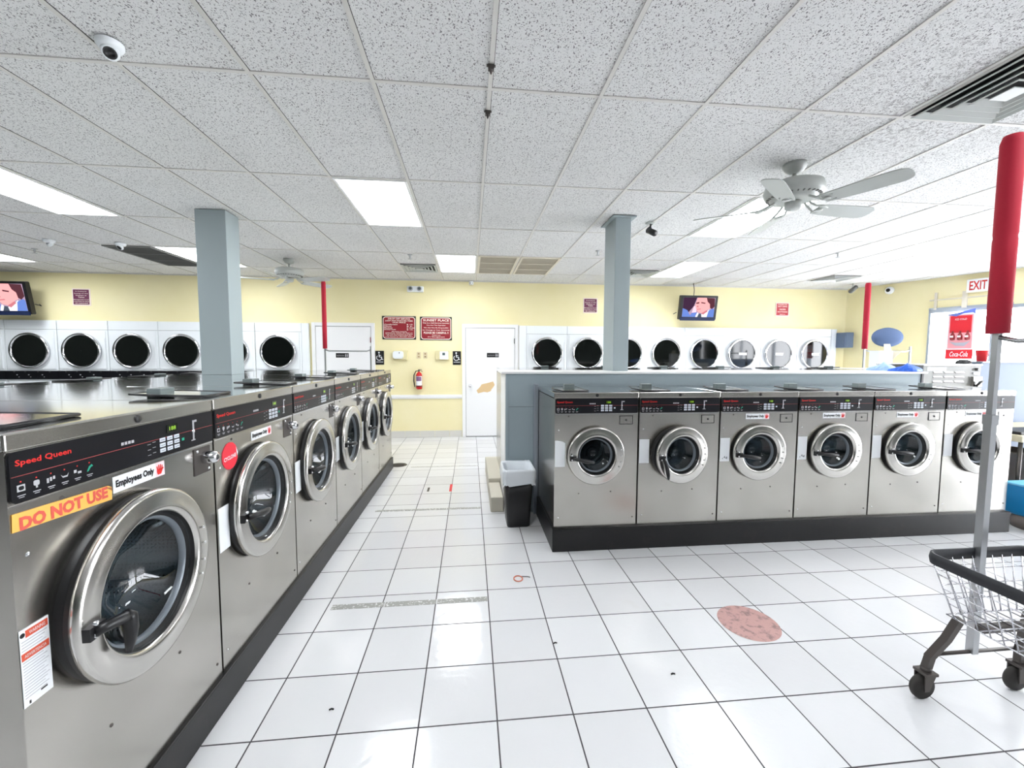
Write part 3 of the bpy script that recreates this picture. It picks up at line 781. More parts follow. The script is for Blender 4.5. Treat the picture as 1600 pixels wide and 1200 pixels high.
    bx = MB(); bx.box(a1-.12, a1-.03, b1-.06, b1+.0, H_, H_+(.036 if big else .046), SOAPB); bx.build('soap_box', t, bevel=.004)
    return t
def part(t, name): return [c for c in kids(t) if c.name.split('.')[0] == name][0]
ZB = 0.155
WL, HL, DL = .783, 1.21, .93
big = make_washer(WL, HL, DL, (.360, .667), .288, .208, .052, 1, True)
WR, HR, DR = .6895, 1.085, .74
small = make_washer(WR, HR, DR, (.337, .585), .232, .148, .048, 1, False)

def sticker_emp(t, x0, z0, w_, h_, rot=0):
    b = MB(); b.box(x0, x0+w_, -.0022, -.0010, z0, z0+h_, STICK)
    b.box(x0+w_*.80, x0+w_, -.0026, -.0010, z0, z0+h_, mat('sticker_pink', (0.97, 0.86, 0.88), .5))
    b.text('Employees Only', x0+w_*.04, x0+w_*.77, z0+h_*.48, -.0032, INK, h=h_*.58, bold=.045)
    for p in hand_pts(x0+w_*.89, z0+h_*.46, h_*.66): b.poly(p, RED, -.0034)
    o = b.build('employees_sticker', t); o['label'] = 'white Employees Only sticker with red hand'; return o
def sticker_white(t, x0, x1, z0, z1, worn=False):
    b = MB(); b.plate([(x0, z0), (x1, z0), (x1, z1-(.02 if worn else 0)), (x1-.02 if worn else x1, z1-.008 if worn else z1), (x0+.02, z1), (x0, z1)] if worn else [(x0, z0), (x1, z0), (x1, z1), (x0, z1)], -.0022, -.0008, STICK)
    o = b.build('blank_label', t); o['label'] = 'blank white label'; return o

# ---- left row, facing the aisle (local x runs along world +y)
LX = -1.085
names = ['nearest big steel washer at left with a yellow DO NOT USE strip', 'second steel washer of the left row with a red round sticker',
         'third steel washer of the left row, a plain blank label beside its door', 'fourth steel washer of the left row from the camera',
         'fifth steel washer of the left row, next to last before the back wall', 'farthest steel washer of the left row, nearest the fire extinguisher']
left = []
for i in range(6):
    t = big if i == 0 else copy_tree(big)
    left.append(t)
for i, t in enumerate(left):
    t.location = (LX, 1.06+.7865*i, ZB); t.rotation_euler = (0, 0, PI/2)
    tag(t, names[i], 'washing machine', 'washers of the left row')
t = left[0]
b = MB(); b.plate([(.008, 1.126-ZB), (.282, 1.113-ZB+.0), (.284, 1.150-ZB), (.272, 1.158-ZB), (.010, 1.170-ZB)], -.0022, -.0010, YEL)
b.text('DO NOT USE', .024, .268, 1.141-ZB, -.003, DNU, h=.034, bold=.05)
b.poly([(.262, 1.156-ZB), (.282, 1.150-ZB), (.284, 1.138-ZB)], mat('curled_corner', (0.62, 0.42, 0.25), .5), -.0034)
b.build('do_not_use_sticker', t)['label'] = 'yellow sticker reading DO NOT USE'
sticker_emp(t, .288, 1.128-ZB, .212, .050)
b = MB(); x0, x1, z0, z1 = -.003+.008, .075, .687-ZB, .883-ZB
b.box(x0, x1, -.002, -.001, z0, z1, STICK); b.box(x0+.014, x1-.003, -.0026, -.001, z1-.024, z1-.006, ORNG); b.box(x0+.002, x1-.003, -.0026, -.001, z1-.078, z1-.060, ORNG)
b.lathe([(0, -.0028), (.006, -.0026), (.006, -.001)], (x0+.007, 0, z1-.014), INK, 'Y', 10)
b.text('WARNING', x0+.022, x1-.010, z1-.015, -.003, STICK, h=.009); b.text('ADVERTENCIA', x0+.008, x1-.010, z1-.069, -.003, STICK, h=.008)
for q in range(20):
    zz = z1-.032-q*.0075
    if z1-.082 < zz < z1-.056: continue
    if zz < z0+.012: continue
    b.box(x0+.004, x1-.006-(q*7 % 5)*.003, -.0026, -.001, zz, zz+.002, LTGREY)
b.box(x0+.012, x0+.016, -.0026, -.001, z0+.004, z0+.012, INK); b.box(x0+.040, x0+.056, -.0026, -.001, z0+.016, z0+.020, INK)
b.build('warning_label', t)['label'] = 'white warning label with two orange bands'
t = left[1]
b = MB(); pts = [(.115+.062*math.cos(a)*(1 if q % 2 else .97), 1.097-ZB+.062*math.sin(a)) for q, a in enumerate([2*PI*q/16 for q in range(16)])]
b.plate(pts, -.0022, -.001, REDST); b.text('CYCLONE', .066, .160, 1.09-ZB, -.003, STICK, h=.018, bold=.02, rot=.08)
b.poly([(.160, 1.13-ZB), (.176, 1.10-ZB), (.168, 1.085-ZB)], STICK, -.0035); b.build('round_red_sticker', t)['label'] = 'peeling red round sticker with white lettering'
sticker_emp(t, .30, 1.126-ZB, .205, .045)
for i in (1, 2, 3, 4, 5): sticker_white(left[i], .012, .088, .690-ZB, .886-ZB)
# handle attitudes: long arm drooping on the first, level on the others
def set_handle(t, tilt=0, door=0):
    d = part(t, 'door'); h = part(d, 'handle'); h.rotation_euler = (0, tilt, 0); d.rotation_euler = (0, 0, door)
for t_ in left[1:]: set_handle(t_, .05, 0)
# the first has an L-shaped lever: replace the straight one
d = part(left[0], 'door'); h = part(d, 'handle'); hl = h.location.copy(); bpy.data.objects.remove(h)
b = MB(); p = .055
b.tube([(-.01, -p-.012, 0), (.03, -p-.024, -.002), (.058, -p-.032, -.006), (.078, -p-.034, -.014)], [.014, .015, .017, .018], BLKPL, 10)
b.tube([(.066, -p-.034, .002), (.078, -p-.034, -.014), (.080, -p-.036, -.050), (.076, -p-.035, -.085), (.070, -p-.034, -.115)], [.014, .020, .018, .014, .008], BLKPL, 10)
b.build('handle', d, loc=hl); d.rotation_euler = (0, 0, .03)


# ---- right row, facing the camera
RX, RY, RZ = .654, 3.16, .185
rn = ['leftmost steel washer of the right row, beside the black trash can', 'second steel washer of the right row, handle hanging down and door ajar',
      'third washer from the left in the right row, with stained white label', 'fourth washer from the left in the right row',
      'fifth washer from the left in the right row', 'rightmost steel washer of the right row, behind the cart pole']
right = [small]+[copy_tree(small) for _ in range(5)]
for i, t in enumerate(right):
    t.location = (RX+.6905*i, RY, RZ); tag(t, rn[i], 'washing machine', 'washers of the right row')
    sticker_white(t, .010, .092, .69-RZ+(-.01 if i == 0 else .005), .89-RZ, i == 0)
    if i >= 2: sticker_emp(t, .225 if i < 5 else .20, 1.043-RZ, .205, .046)
for i in (2, 3):
    l_ = part(right[i], 'blank_label'); b = MB()
    for q in range(5): b.box(.030+.009*q, .037+.009*q, -.0026, -.0022, .715-RZ+.004*(q*3 % 4), .722-RZ+.004*(q*2 % 5), GREYP)
    b.build('stain', l_)
for i, t in enumerate(right): set_handle(t, [.10, 1.25, .06, 0, 0, 0][i], [0, .13, 0, 0, 0, 0][i])

# ---- machines whose tops only show behind the partitions
def row_back(n, fn, lb, grp):
    for i in range(n):
        t = copy_tree(big)   # copies of the proto (its first-row stickers are dropped)
        for c in kids(t):
            if c.name.split('.')[0] in ('do_not_use_sticker', 'employees_sticker', 'warning_label'): bpy.data.objects.remove(c)
        fn(t, i); tag(t, lb, 'washing machine', grp)
def f1(t, i): t.location = (5.03-.78*i, 5.46, .195); t.rotation_euler = (0, 0, PI)
row_back(6, f1, 'washer of the row behind the white-capped partition, only its top showing', 'washers behind the right partition')
def f2(t, i): t.location = (-3.64, 1.06+.783*(i+1), ZB-.045); t.rotation_euler = (0, 0, -PI/2)
row_back(6, f2, 'washer of the row backing onto the left row, only its top showing', 'washers behind the left row')

# ---- plinths
mb = MB(); mb.box(-2.02, -1.068, 1.05, 5.79, 0, ZB, PLINTH); tag(mb.build('plinth', bevel=.004), 'long black base under the left row of washers', 'plinth')
mb = MB(); mb.box(.645, 4.80, 3.128, 3.92, 0, RZ, PLINTH); tag(mb.build('plinth', bevel=.004), 'long black base under the right row of washers', 'plinth')
mb = MB(); mb.box(-3.66, -2.70, 1.05, 5.79, 0, ZB-.045, PLINTH); tag(mb.build('plinth'), 'black base under the hidden row behind the left washers', 'plinth')
mb = MB(); mb.box(.20, 5.05, 4.52, 5.52, 0, .195, CURB); mb.box(.20, .325, 4.02, 4.52, 0, .15, CURB); tag(mb.build('plinth', bevel=.006), 'pale concrete base jutting out left of the grey partition', 'plinth')
mb = MB(); mb.box(.66, 4.83, 3.935, 3.965, 0, 1.26, DKGAP); mb.box(.618, .660, 3.93, 3.97, 0, 1.285, ALU); tag(mb.build('backing_panel', bevel=.002), 'thin backing panel darkened for gap shade, with metal edge behind the right washers', 'panel')  # panel face coloured near black, standing in for the shaded gap

# ================================================================ DRYERS on the back wall
def make_dryer():
    Wd = .799; t = empty('dryer', (0, 0, 0)); Y0_ = -.05
    b = MB(); b.box(.002, Wd-.002, Y0_, 0, .10, 2.145, ENAMEL)
    b.box(.004, Wd-.004, Y0_-.001, Y0_, 1.985, 1.990, DKGRIL)
    b.build('cabinet', t, bevel=.002)
    p = MB(); p.box(.035, Wd-.035, Y0_-.012, Y0_, 1.305, 1.97, ENAMEL); p.box(Wd-.055, Wd-.040, Y0_-.020, Y0_, 1.32, 1.84, ENAMEL); p.build('front_panel', t, bevel=.003)
    cx, cz, R_ = Wd/2, 1.622, .305
    d = MB(); d.lathe([(R_-.02, 0), (R_, -.01), (R_+.004, -.045), (R_-.010, -.062), (R_-.030, -.058), (R_-.038, -.045), (R_-.040, -.035)], (cx, Y0_-.012, cz), CHROME, 'Y', 48); do = d.build('door_ring', t)
    g = MB(); g.lathe([(R_-.038, -.040), (.001, -.040)], (cx, Y0_-.012, cz), DRYGLASS, 'Y', 48, smooth=False); g.build('door_window', do)
    s_ = MB(); s_.box(.0, Wd, Y0_-.03, Y0_, 1.13, 1.275, PANELB)
    for q in (.13, .30, .50, .68): s_.lathe([(0, -.010), (.010, -.008), (.012, 0)], (q, Y0_-.03, 1.275-.018), BLKPL, 'Y', 10)
    for q in (.16, .34, .55): s_.box(q, q+.02, Y0_-.032, Y0_-.03, 1.20, 1.215, LTGREY); s_.box(q+.03, q+.045, Y0_-.032, Y0_-.03, 1.165, 1.175, LTGREY)
    s_.build('control_strip', t)
    lw_ = MB(); lw_.box(.035, Wd-.035, Y0_-.012, Y0_, .30, 1.10, ENAMEL); lw_.build('lower_panel', t)
    return t
dry = make_dryer()
dn = {0: 'leftmost dryer of the left bank, cut by the picture edge', 1: 'left-bank dryer under the left television', 2: 'left-bank dryer under the small purple sign', 3: 'third full dryer of the left bank from the picture edge',
      4: 'left-bank dryer half hidden behind the left pillar', 5: 'dryer showing just right of the left pillar', 6: 'last dryer of the left bank, beside the white door'}
for i in range(7):
    t = dry if i == 0 else copy_tree(dry)
    t.location = (-8.300-.40+.807*i, YB, 0); tag(t, dn[i], 'dryer', 'white wall dryers of the left bank')
rn2 = ['dark-windowed dryer of the right bank, first right of the white door', 'second dryer of the right bank, just left of the narrow pillar', 'dryer half hidden behind the narrow right pillar',
       'dark-windowed dryer just right of the narrow pillar', 'fifth dryer of the right bank, below the right television', 'sixth dryer of the right bank from the left', 'seventh dryer of the right bank, next to last', 'last dryer of the right bank, near the corner']
for i in range(8):
    t = copy_tree(dry); t.location = (1.480-.40+.800*i, YB, 0); tag(t, rn2[i], 'dryer', 'white wall dryers of the right bank')
    if i >= 5:
        b = MB(); b.box(.33, .50, -.1025, -.1005, 1.60, 1.65, STICK); b.build('window_label', t)['label'] = 'small white label on the glass'
# filler panels at the ends of the banks
mb = MB(); mb.box(.955, 1.078, YB-.05, YB, 0, 2.145, ENAMEL); mb.box(.935, .955, YB-.04, YB, 0, 2.15, WHITE); mb.box(7.485, 7.60, YB-.05, YB, 0, 2.145, ENAMEL)
mb.box(-3.055, -2.935, YB-.05, YB, 0, 2.145, ENAMEL)
struct(mb.build('trim_4'))

# ================================================================ BACK-WALL THINGS
def sign(name, x0, x1, z0, z1, lines, lb, cut=.05, d=.008, mm=MAROON):
    t = empty(name, ((x0+x1)/2, YB, (z0+z1)/2)); w_, h_ = (x1-x0)/2, (z1-z0)/2
    b = MB(); b.box(-w_, w_, -d, 0, -h_, h_, SIGNBLK if cut else CREAM); b.build('backing', t)
    e = .014 if cut else .010
    b = MB(); b.rrect(-w_+e, w_-e, -h_+e, h_-e, cut or .01, -d-.001, -d, CREAM); 
    b.rrect(-w_+e*1.9, w_-e*1.9, -h_+e*1.9, h_-e*1.9, max(.01, cut-.01), -d-.002, -d, mm); b.build('face', t)
    b = MB()
    for tx, xa, xb, zc, hh in lines: b.text(tx, xa, xb, zc, -d-.0028, CREAM, h=hh, bold=.018)
    b.build('lettering', t)
    return tag(t, lb, 'sign')
sign('wall_sign', -1.63, -1.012, 1.865, 2.30, [('DROP OFF SERVICE', -.20, .20, .165, .028), ('LIGHT AND STARCHED ITEMS', -.25, .25, .128, .024), ('OUR PRICE', -.12, .12, .096, .022),
     ('Comforters', -.27, -.03, .060, .022), ('Pillows', -.27, -.14, .028, .022), ('Blankets', -.27, -.12, -.004, .022), ('Bedspreads', -.27, -.06, -.036, .022),
     ('$ 15.', .14, .26, .060, .022), ('$ 5.', .14, .25, .028, .022), ('$ 10.00', .14, .28, -.004, .022), ('$ 15.', .14, .26, -.036, .022),
     ('All items must be', -.14, .14, -.070, .018), ('picked up within 30 days or', -.25, .25, -.096, .018), ('they will be donated to charity', -.25, .25, -.120, .018),
     ('we are not responsible for', -.23, .23, -.143, .017), ('lost items or damage done', -.25, .25, -.165, .017)], 'maroon price sign with small print, left one of the touching pair')
sign('wall_sign', -.935, -.342, 1.855, 2.295, [('SUNSET PLACE', -.24, .24, .155, .042), ('This Is a Self-Service Laundry', -.25, .25, .100, .024), ('You Are The Operator', -.18, .18, .058, .024),
     ('We Can Not Be Responsible', -.23, .23, .012, .024), ('for Damage to Your Garments', -.25, .25, -.032, .024), ('PLEASE BE CAREFUL !!', -.23, .23, -.080, .038), ('Thank you', -.08, .08, -.128, .022), ('the Management', -.16, .16, -.160, .022)],
     'maroon sign headed SUNSET PLACE, right one of the pair')
sm = lambda: [('No Smoking No', -.09, .09, .095, .018), ('Sitting on the', -.11, .11, .060, .018), ('Washers or', -.09, .09, .028, .018), ('Tables', -.05, .05, -.004, .018), ('Management is not', -.12, .12, -.045, .018), ('responsible for items', -.12, .12, -.075, .018), ('left unattended', -.10, .10, -.105, .018)]
PURP = mat('purple_sign', (0.42, 0.16, 0.30), .4)
sign('notice_sign', -6.85, -6.56, 2.405, 2.70, sm(), 'small square purple notice sign above the left dryers', 0, mm=PURP)
sign('notice_sign', -4.42, -4.13, 2.39, 2.69, sm(), 'purple notice sign mostly hidden behind the left pillar', 0, mm=PURP)
sign('notice_sign', 2.20, 2.49, 2.405, 2.70, sm(), 'small purple notice sign left of the narrow right pillar', 0, mm=PURP)
sign('notice_sign', 6.24, 6.54, 2.40, 2.68, [('PLEASE DO', -.10, .10, .10, .022), ('NOT LEAVE', -.10, .10, .06, .03), ('CHILDREN', -.07, .07, .0, .03), ('UNATTENDED', -.11, .11, -.05, .024), ('thank you', -.06, .06, -.10, .022)], 'small red notice sign right of the right television', 0, mm=mat('red_notice', (0.72, 0.16, 0.22), .4))
def wheelchair(x, lb):
    t = empty('accessible_sign', (x, YB, 1.52)); b = MB(); b.rrect(-.078, .078, -.13, .13, .008, -.006, 0, SIGNBLK); b.build('plate', t)
    b = MB(); y = -.0075
    b.lathe([(0, y), (.016, y), (.016, -.006)], (-.012, 0, .095), STICK, 'Y', 14)
    pts = [Vector((-.010+.047*math.cos(a), y, .0+.047*math.sin(a))) for a in [math.radians(q) for q in range(130, 395, 15)]]
    b.tube(pts, .0065, STICK, 6)
    b.tube([(-.012, y, .07), (-.008, y, .015), (.030, y, .012), (.045, y, -.035), (.062, y, -.030)], .008, STICK, 6)
    b.tube([(-.010, y, .045), (.028, y, .043)], .006, STICK, 6)
    b.box(-.06, .06, y, -.006, -.085, -.072, STICK); b.text('RESTROOM', -.055, .055, -.0785, y-.001, SIGNBLK, h=.009)
    b.build('symbol', t); return tag(t, lb, 'sign', 'black accessible restroom signs')
wheelchair(-1.685, 'black wheelchair-symbol sign right of the left door')
wheelchair(-.252, 'black wheelchair-symbol sign left of the door with the bare patch')
def plaque(x, z, lb):
    t = empty('door_plaque', (x, YB-.022, z)); b = MB(); b.box(-.115, .115, -.005, 0, -.042, .042, SIGNBLK); b.build('plate', t, bevel=.003)
    b = MB(); b.text('RESTROOM', -.095, .03, -.005, -.0062, LTGREY, h=.022); 
    for q in (.06, .09):
        b.lathe([(0, -.0062), (.009, -.0062)], (q, 0, .018), LTGREY, 'Y', 10); b.box(q-.010, q+.010, -.0062, -.005, -.024, .006, LTGREY)
    b.build('lettering', t); return tag(t, lb, 'sign', 'black plaques on the doors')
plaque(-2.355, 1.562, 'small black plaque on the left white door')
plaque(.435, 1.578, 'small black plaque on the right white door')
# control boxes and outlets
def wallbox(x, lb, flip, screen_):
    t = empty('thermostat_cover', (x, YB, 1.57)); b = MB(); b.box(-.13, .13, -.055, 0, -.085, .085, mat('clear_beige_cover', (0.88, 0.84, 0.66), .25)); b.build('cover', t, bevel=.008)
    b = MB()
    if not screen_: b.rrect(-.13, .06, -.065, .075, .04, -.10, -.055, ENAMEL); b.box(-.02, .0, -.103, -.10, .035, .05, BLKPL)
    else: b.rrect(-.05, .11, -.075, .075, .01, -.07, -.055, ENAMEL); b.box(.0, .05, -.073, -.07, -.0, .05, GREYP)
    b.build('dial_unit', t); return tag(t, lb, 'wall control')
wallbox(-1.30, 'beige wall control box with rounded white unit, left of the outlets', 0, False)
wallbox(-.52, 'beige wall control box with small grey display, right of the outlets', 0, True)
for x, lb in ((-.965, 'left one of two beige wall outlets'), (-.845, 'right one of two beige wall outlets')):
    t = empty('wall_outlet', (x, YB, 1.57)); b = MB(); b.rrect(-.037, .037, -.06, .06, .005, -.006, 0, BEIGE); b.build('plate', t)
    b = MB(); 
    for z in (-.027, .027):
        b.rrect(-.016, .016, z-.014, z+.014, .01, -.009, -.006, mat('outlet_tan', (0.72, 0.62, 0.44), .4)); b.box(-.008, -.005, -.010, -.009, z-.004, z+.006, INK); b.box(.005, .008, -.010, -.009, z-.004, z+.006, INK)
    b.build('socket', t); tag(t, lb, 'outlet', 'beige outlets between the control boxes')
# extinguisher
t = empty('fire_extinguisher', (-.955, YB-.09, .95)); b = MB()
b.lathe([(0, -.02), (.05, -.02), (.062, -.005), (.062, .27), (.045, .31), (.02, .325), (.02, .34), (0, .34)], (0, 0, 0), EXTRED, n=24); b.build('cylinder', t)
b = MB(); b.lathe([(.0632, .06), (.0632, .25)], (0, 0, 0), STICK, n=20, a0=PI*1.1, a1=PI*1.9); b.lathe([(.0634, .15), (.0634, .24)], (0, 0, 0), mat('purple_print', (0.5, 0.36, 0.5), .5), n=20, a0=PI*1.2, a1=PI*1.8); b.build('label_band', t)
b = MB(); b.lathe([(.064, .035), (.064, .05)], (0, 0, 0), BLKPL, n=24); b.box(-.012, .012, .05, .09, .02, .30, BLKPL); b.build('bracket', t)
b = MB(); b.box(-.02, .06, -.012, .012, .375, .385, BLKPL); b.box(-.015, .015, -.012, .012, .335, .375, DKSTEEL); b.tube([(.01, 0, .37), (.05, 0, .355), (.07, 0, .34)], .006, BLKPL, 6); b.build('lever', t)
b = MB(); b.tube([(-.01, 0, .355), (-.06, 0, .35), (-.10, -.005, .27), (-.105, -.005, .15), (-.085, -.005, .03)], .010, BLKPL, 8); b.build('hose', t)
tag(t, 'red fire extinguisher hanging on the yellow wall above the chair rail', 'fire extinguisher')
for o in kids(t): o.scale = (.92, .92, .92)
# emergency lamp
t = empty('emergency_light', (-1.03, YB, 2.80)); b = MB(); b.box(-.13, .17, -.07, 0, -.055, .05, ENAMEL); b.build('case', t, bevel=.01)
for x, n_ in ((-.06, 0), (.10, 1)):
    b = MB(); b.lathe([(0, -.11), (.035, -.108), (.045, -.095), (.04, -.07)], (x, 0, .0), LTGREY, 'Y', 18); b.lathe([(0, -.112), (.028, -.111)], (x, 0, 0), GREYP, 'Y', 14); b.build('lamp_head', t)
tag(t, 'white twin-head emergency light high on the yellow wall', 'emergency light')
# televisions
def tv(x, y, z, w_, h_, tilt, yaw, lb, cable_to):
    t = empty('television', (x, y, z)); t.rotation_euler = (tilt, 0, yaw)
    b = MB(); b.rrect(-w_/2, w_/2, -h_/2, h_/2, .02, -.02, .05, BLKPL); b.rrect(-w_/2+.1, w_/2-.1, -h_/2+.08, h_/2-.08, .02, .05, .09, BLKPL)
    b.box(-w_/2+.02, w_/2-.02, -.028, -.02, -h_/2-.015, -h_/2+.045, mat('navy_bezel', (0.13, 0.17, 0.30), .25)); b.build('bezel', t)
    s_ = MB(); sx0, sx1, sz0, sz1 = -w_/2+.055, w_/2-.05, -h_/2+.055, h_/2-.04; W2, H2 = sx1-sx0, sz1-sz0
    s_.box(sx0, sx1, -.0215, -.02, sz0, sz1, SC['back'])
    def pg(pts, m, q): s_.poly([(sx0+a*W2, sz0+b_*H2) for a, b_ in pts], SC[m], -.0218-q*.0004)
    pg([(0, 1), (.42, 1), (.34, .55), (.20, .25), (0, .45)], 'dark', 0)
    pg([(0, .45), (.15, .35), (.28, 0), (0, 0)], 'suit', 1)
    pg([(.34, .55), (.42, .60), (.44, .25), (.30, .22)], 'pink', 1)
    pg([(.70, 1), (.98, .98), (1, .55), (.92, .42), (.80, .55), (.72, .85)], 'hair', 1)
    pg([(.44, 1), (.72, 1), (.76, .80), (.84, .68), (.86, .45), (.76, .36), (.62, .20), (.50, .24), (.42, .42), (.38, .62)], 'skin', 2)
    pg([(.40, .74), (.50, .78), (.50, .70), (.41, .68)], 'hair', 3); pg([(.56, .78), (.70, .74), (.69, .69), (.56, .72)], 'hair', 3)
    pg([(.46, .62), (.50, .50), (.43, .52)], 'shade', 3); pg([(.44, .42), (.56, .44), (.58, .40), (.45, .38)], 'shade', 3); pg([(.60, .20), (.76, .36), (.80, .30), (.66, .12)], 'shade', 3)
    pg([(.48, .24), (.55, .12), (.66, .16), (.84, .40), (.90, .0), (.40, 0)], 'shirt', 2.5)
    pg([(.52, .18), (.60, .16), (.62, 0), (.48, 0)], 'tie', 4)
    pg([(.78, 0), (.82, .34), (.95, .45), (1, .40), (1, 0)], 'suit', 4); pg([(.22, 0), (.30, .22), (.46, .24), (.42, 0)], 'suit', 4)
    s_.build('screen', t)
    b = MB(); b.box(-.04, .04, .09, YB-y-.002, -.05, .05, DKSTEEL); b.tube([(-w_/2-.03, .06, -.10), (-w_/2-.06, .10, -.13), (-w_/2, .10, -.10)], .006, INK, 6); b.tube([(w_/2, .06, -.10), (w_/2+.06, .10, -.13), (w_/2+.03, .10, -.10)], .006, INK, 6)
    ar = b.build('wall_arm', t)
    b = MB(); b.tube([(-.08, .06, h_/2-.02), (-.075, .07, h_/2+.10), (-.08, .12, CH-z-.02)], .006, INK, 6); b.build('cable', t)
    return tag(t, lb, 'television', 'wall televisions')
tv(4.372, 7.62, 2.505, .745, .46, math.radians(9), 0, 'small right-hand television showing a man in a blue suit', 0)
tv(-7.60, 7.62, 2.48, .80, .53, math.radians(9), .0, 'left-hand television cut by the picture edge, showing a face', 0)

# dark box in the glare at the back right corner
b = MB(); b.rrect(7.59, 7.78, 1.76, 2.07, .015, 7.70, 7.955, BLUEGREY); b.rrect(7.61, 7.76, 1.78, 2.05, .012, 7.692, 7.70, BLUEGREY)
tag(b.build('wall_box'), 'blue-grey box on the back wall at the right corner', 'wall box')

# ================================================================ RIGHT WALL THINGS
ang = math.atan2(RD.y, RD.x)+PI   # local +x points back along wall toward the back corner? set below
def on_right(name, s, z):
    # local +x runs along RD reversed so that text reads left to right for a viewer in the room; local -y is into the room
    t = empty(name, rw(s, 0.002, z)); t.rotation_euler = (0, 0, math.atan2(RD.y, RD.x)); return t
t = on_right('exit_sign', 1.91, 2.775)
b = MB(); b.box(-.15, .15, -.05, 0, -.115, .115, mat('exit_housing', (0.93, 0.90, 0.80), .4)); b.build('housing', t, bevel=.008)
b = MB(); b.box(-.14, .14, -.054, -.05, -.105, .105, ENAMEL); b.build('face', t)
b = MB(); b.text('EXIT', -.11, .095, .0, -.056, mat('exit_red', (0.80, 0.16, 0.14), .4), h=.15, bold=.02); b.build('lettering', t)
tag(t, 'EXIT sign with red letters above the window on the right wall', 'exit sign')
# rails above the window
mb = MB()
rwbox(mb, 1.30, 2.3, .025, 0, 2.58, 2.60, GRIL); rwbox(mb, 1.30, 2.3, .03, 0, WZ1, WZ1+.03, ALU)
rwbox(mb, 1.37, 1.40, .05, 0, 2.42, 2.72, GRIL); rwbox(mb, 1.72, 1.78, .05, 0, 2.42, 2.70, GRIL)
struct(mb.build('trim_5'))
# drinks poster hung in the window
t = on_right('drinks_poster', 1.745, 1.94)
b = MB(); b.box(-.165, .165, -.10, -.092, -.40, .385, STICK); b.build('board', t)
b = MB(); b.box(-.145, .145, -.102, -.10, -.22, .355, PINK); b.box(-.165, .165, -.103, -.10, -.40, -.24, COKE); b.box(-.13, .13, -.1025, -.10, .05, .34, COKE)
b.poly([(-.165, .36), (-.06, .33), (.165, .45), (.165, .36), (.14, .385)], BLUET, -.103)
for q in (-.09, .0, .09):
    b.lathe([(.0, 0), (.030, .01), (.034, .05), (.028, .09), (.014, .12), (.012, .16), (0, .16)], (q, -.104, -.08), mat('bottle_brown', (0.55, 0.10, 0.12), .3), n=12); b.box(q-.02, q+.02, -.15, -.14, -.03, .0, STICK)
b.plate([(-.13, -.10), (-.05, -.17), (.06, -.18), (.13, -.09), (.05, -.12), (-.05, -.12)], -.106, -.103, mat('ice_grey', (.70, .70, .74), .4))
b.build('picture', t)
b = MB(); b.text('Coca-Cola', -.11, .11, -.315, -.105, STICK, h=.085, bold=.01, shear=.35); b.text('ICE COLD', -.07, .07, .28, -.104, STICK, h=.03); b.build('lettering', t)
tag(t, 'red and pink soft drink poster hanging in the bright window', 'poster')

# ================================================================ THINGS RIGHT OF THE PARTITION
# machine seen from behind with louvre slots
t = empty('metal_cabinet', (5.285, 4.32, 0)); b = MB(); b.box(0, .77, 0, .55, 0, 1.475, mat('dull_galvanised', (.50, .50, .49), .5, .3)); b.box(-.01, .775, -.012, .56, 1.462, 1.485, STEELTOP); b.build('cabinet', t, bevel=.004)
b = MB()
for r_ in range(3):
    for c_ in range(3):
        x0 = .13+c_*.145; z0 = 1.27+r_*.055; b.add([(x0, -.001, z0+.018), (x0+.115, -.001, z0+.018), (x0+.115, -.014, z0), (x0, -.014, z0)], [(0, 1, 2, 3)], CHROME); b.box(x0, x0+.115, -.002, 0, z0-.006, z0, DKSTEEL)
b.build('louvre', t)
b = MB(); b.box(.05, .30, -.003, 0, 1.405, 1.445, STICK); b.build('name_plate', t)['label'] = 'blank white plate'
b = MB(); b.lathe([(0, -.02), (.018, -.02), (.018, 0)], (.70, 0, 1.42), BLKPL, 'Y', 14); b.box(.66, .74, -.012, 0, 1.36, 1.385, STICK); b.box(.64, .755, -.03, 0, 1.22, 1.335, STEEL); b.box(.655, .74, -.032, -.03, 1.27, 1.32, STICK); b.tube([(.66, -.04, 1.22), (.69, -.06, 1.27), (.73, -.05, 1.28)], .014, BLKPL, 8); b.build('inlet_valve', t)
tag(t, 'low metal cabinet with louvre slots behind the rightmost washer', 'metal cabinet')
b = MB(); b.lathe([(.07, 0), (.07, .01), (.06, .035), (.03, .05), (0, .052)], (0, 0, 0), BLKPL, n=20); tag(b.build('domed_lid', loc=(5.285+.66, 4.42, 1.485)), 'black domed lid lying on the metal cabinet', 'lid')
b = MB(); b.lathe([(0, 0), (.042, 0), (.056, .13), (.060, .135), (.052, .135), (.04, .01), (0, .01)], (0, 0, 0), COKE, n=24); tag(b.build('red_cup', loc=(6.15, 4.39, 1.515)), 'red cup standing on the blue-grey partition beside the poster', 'cup')
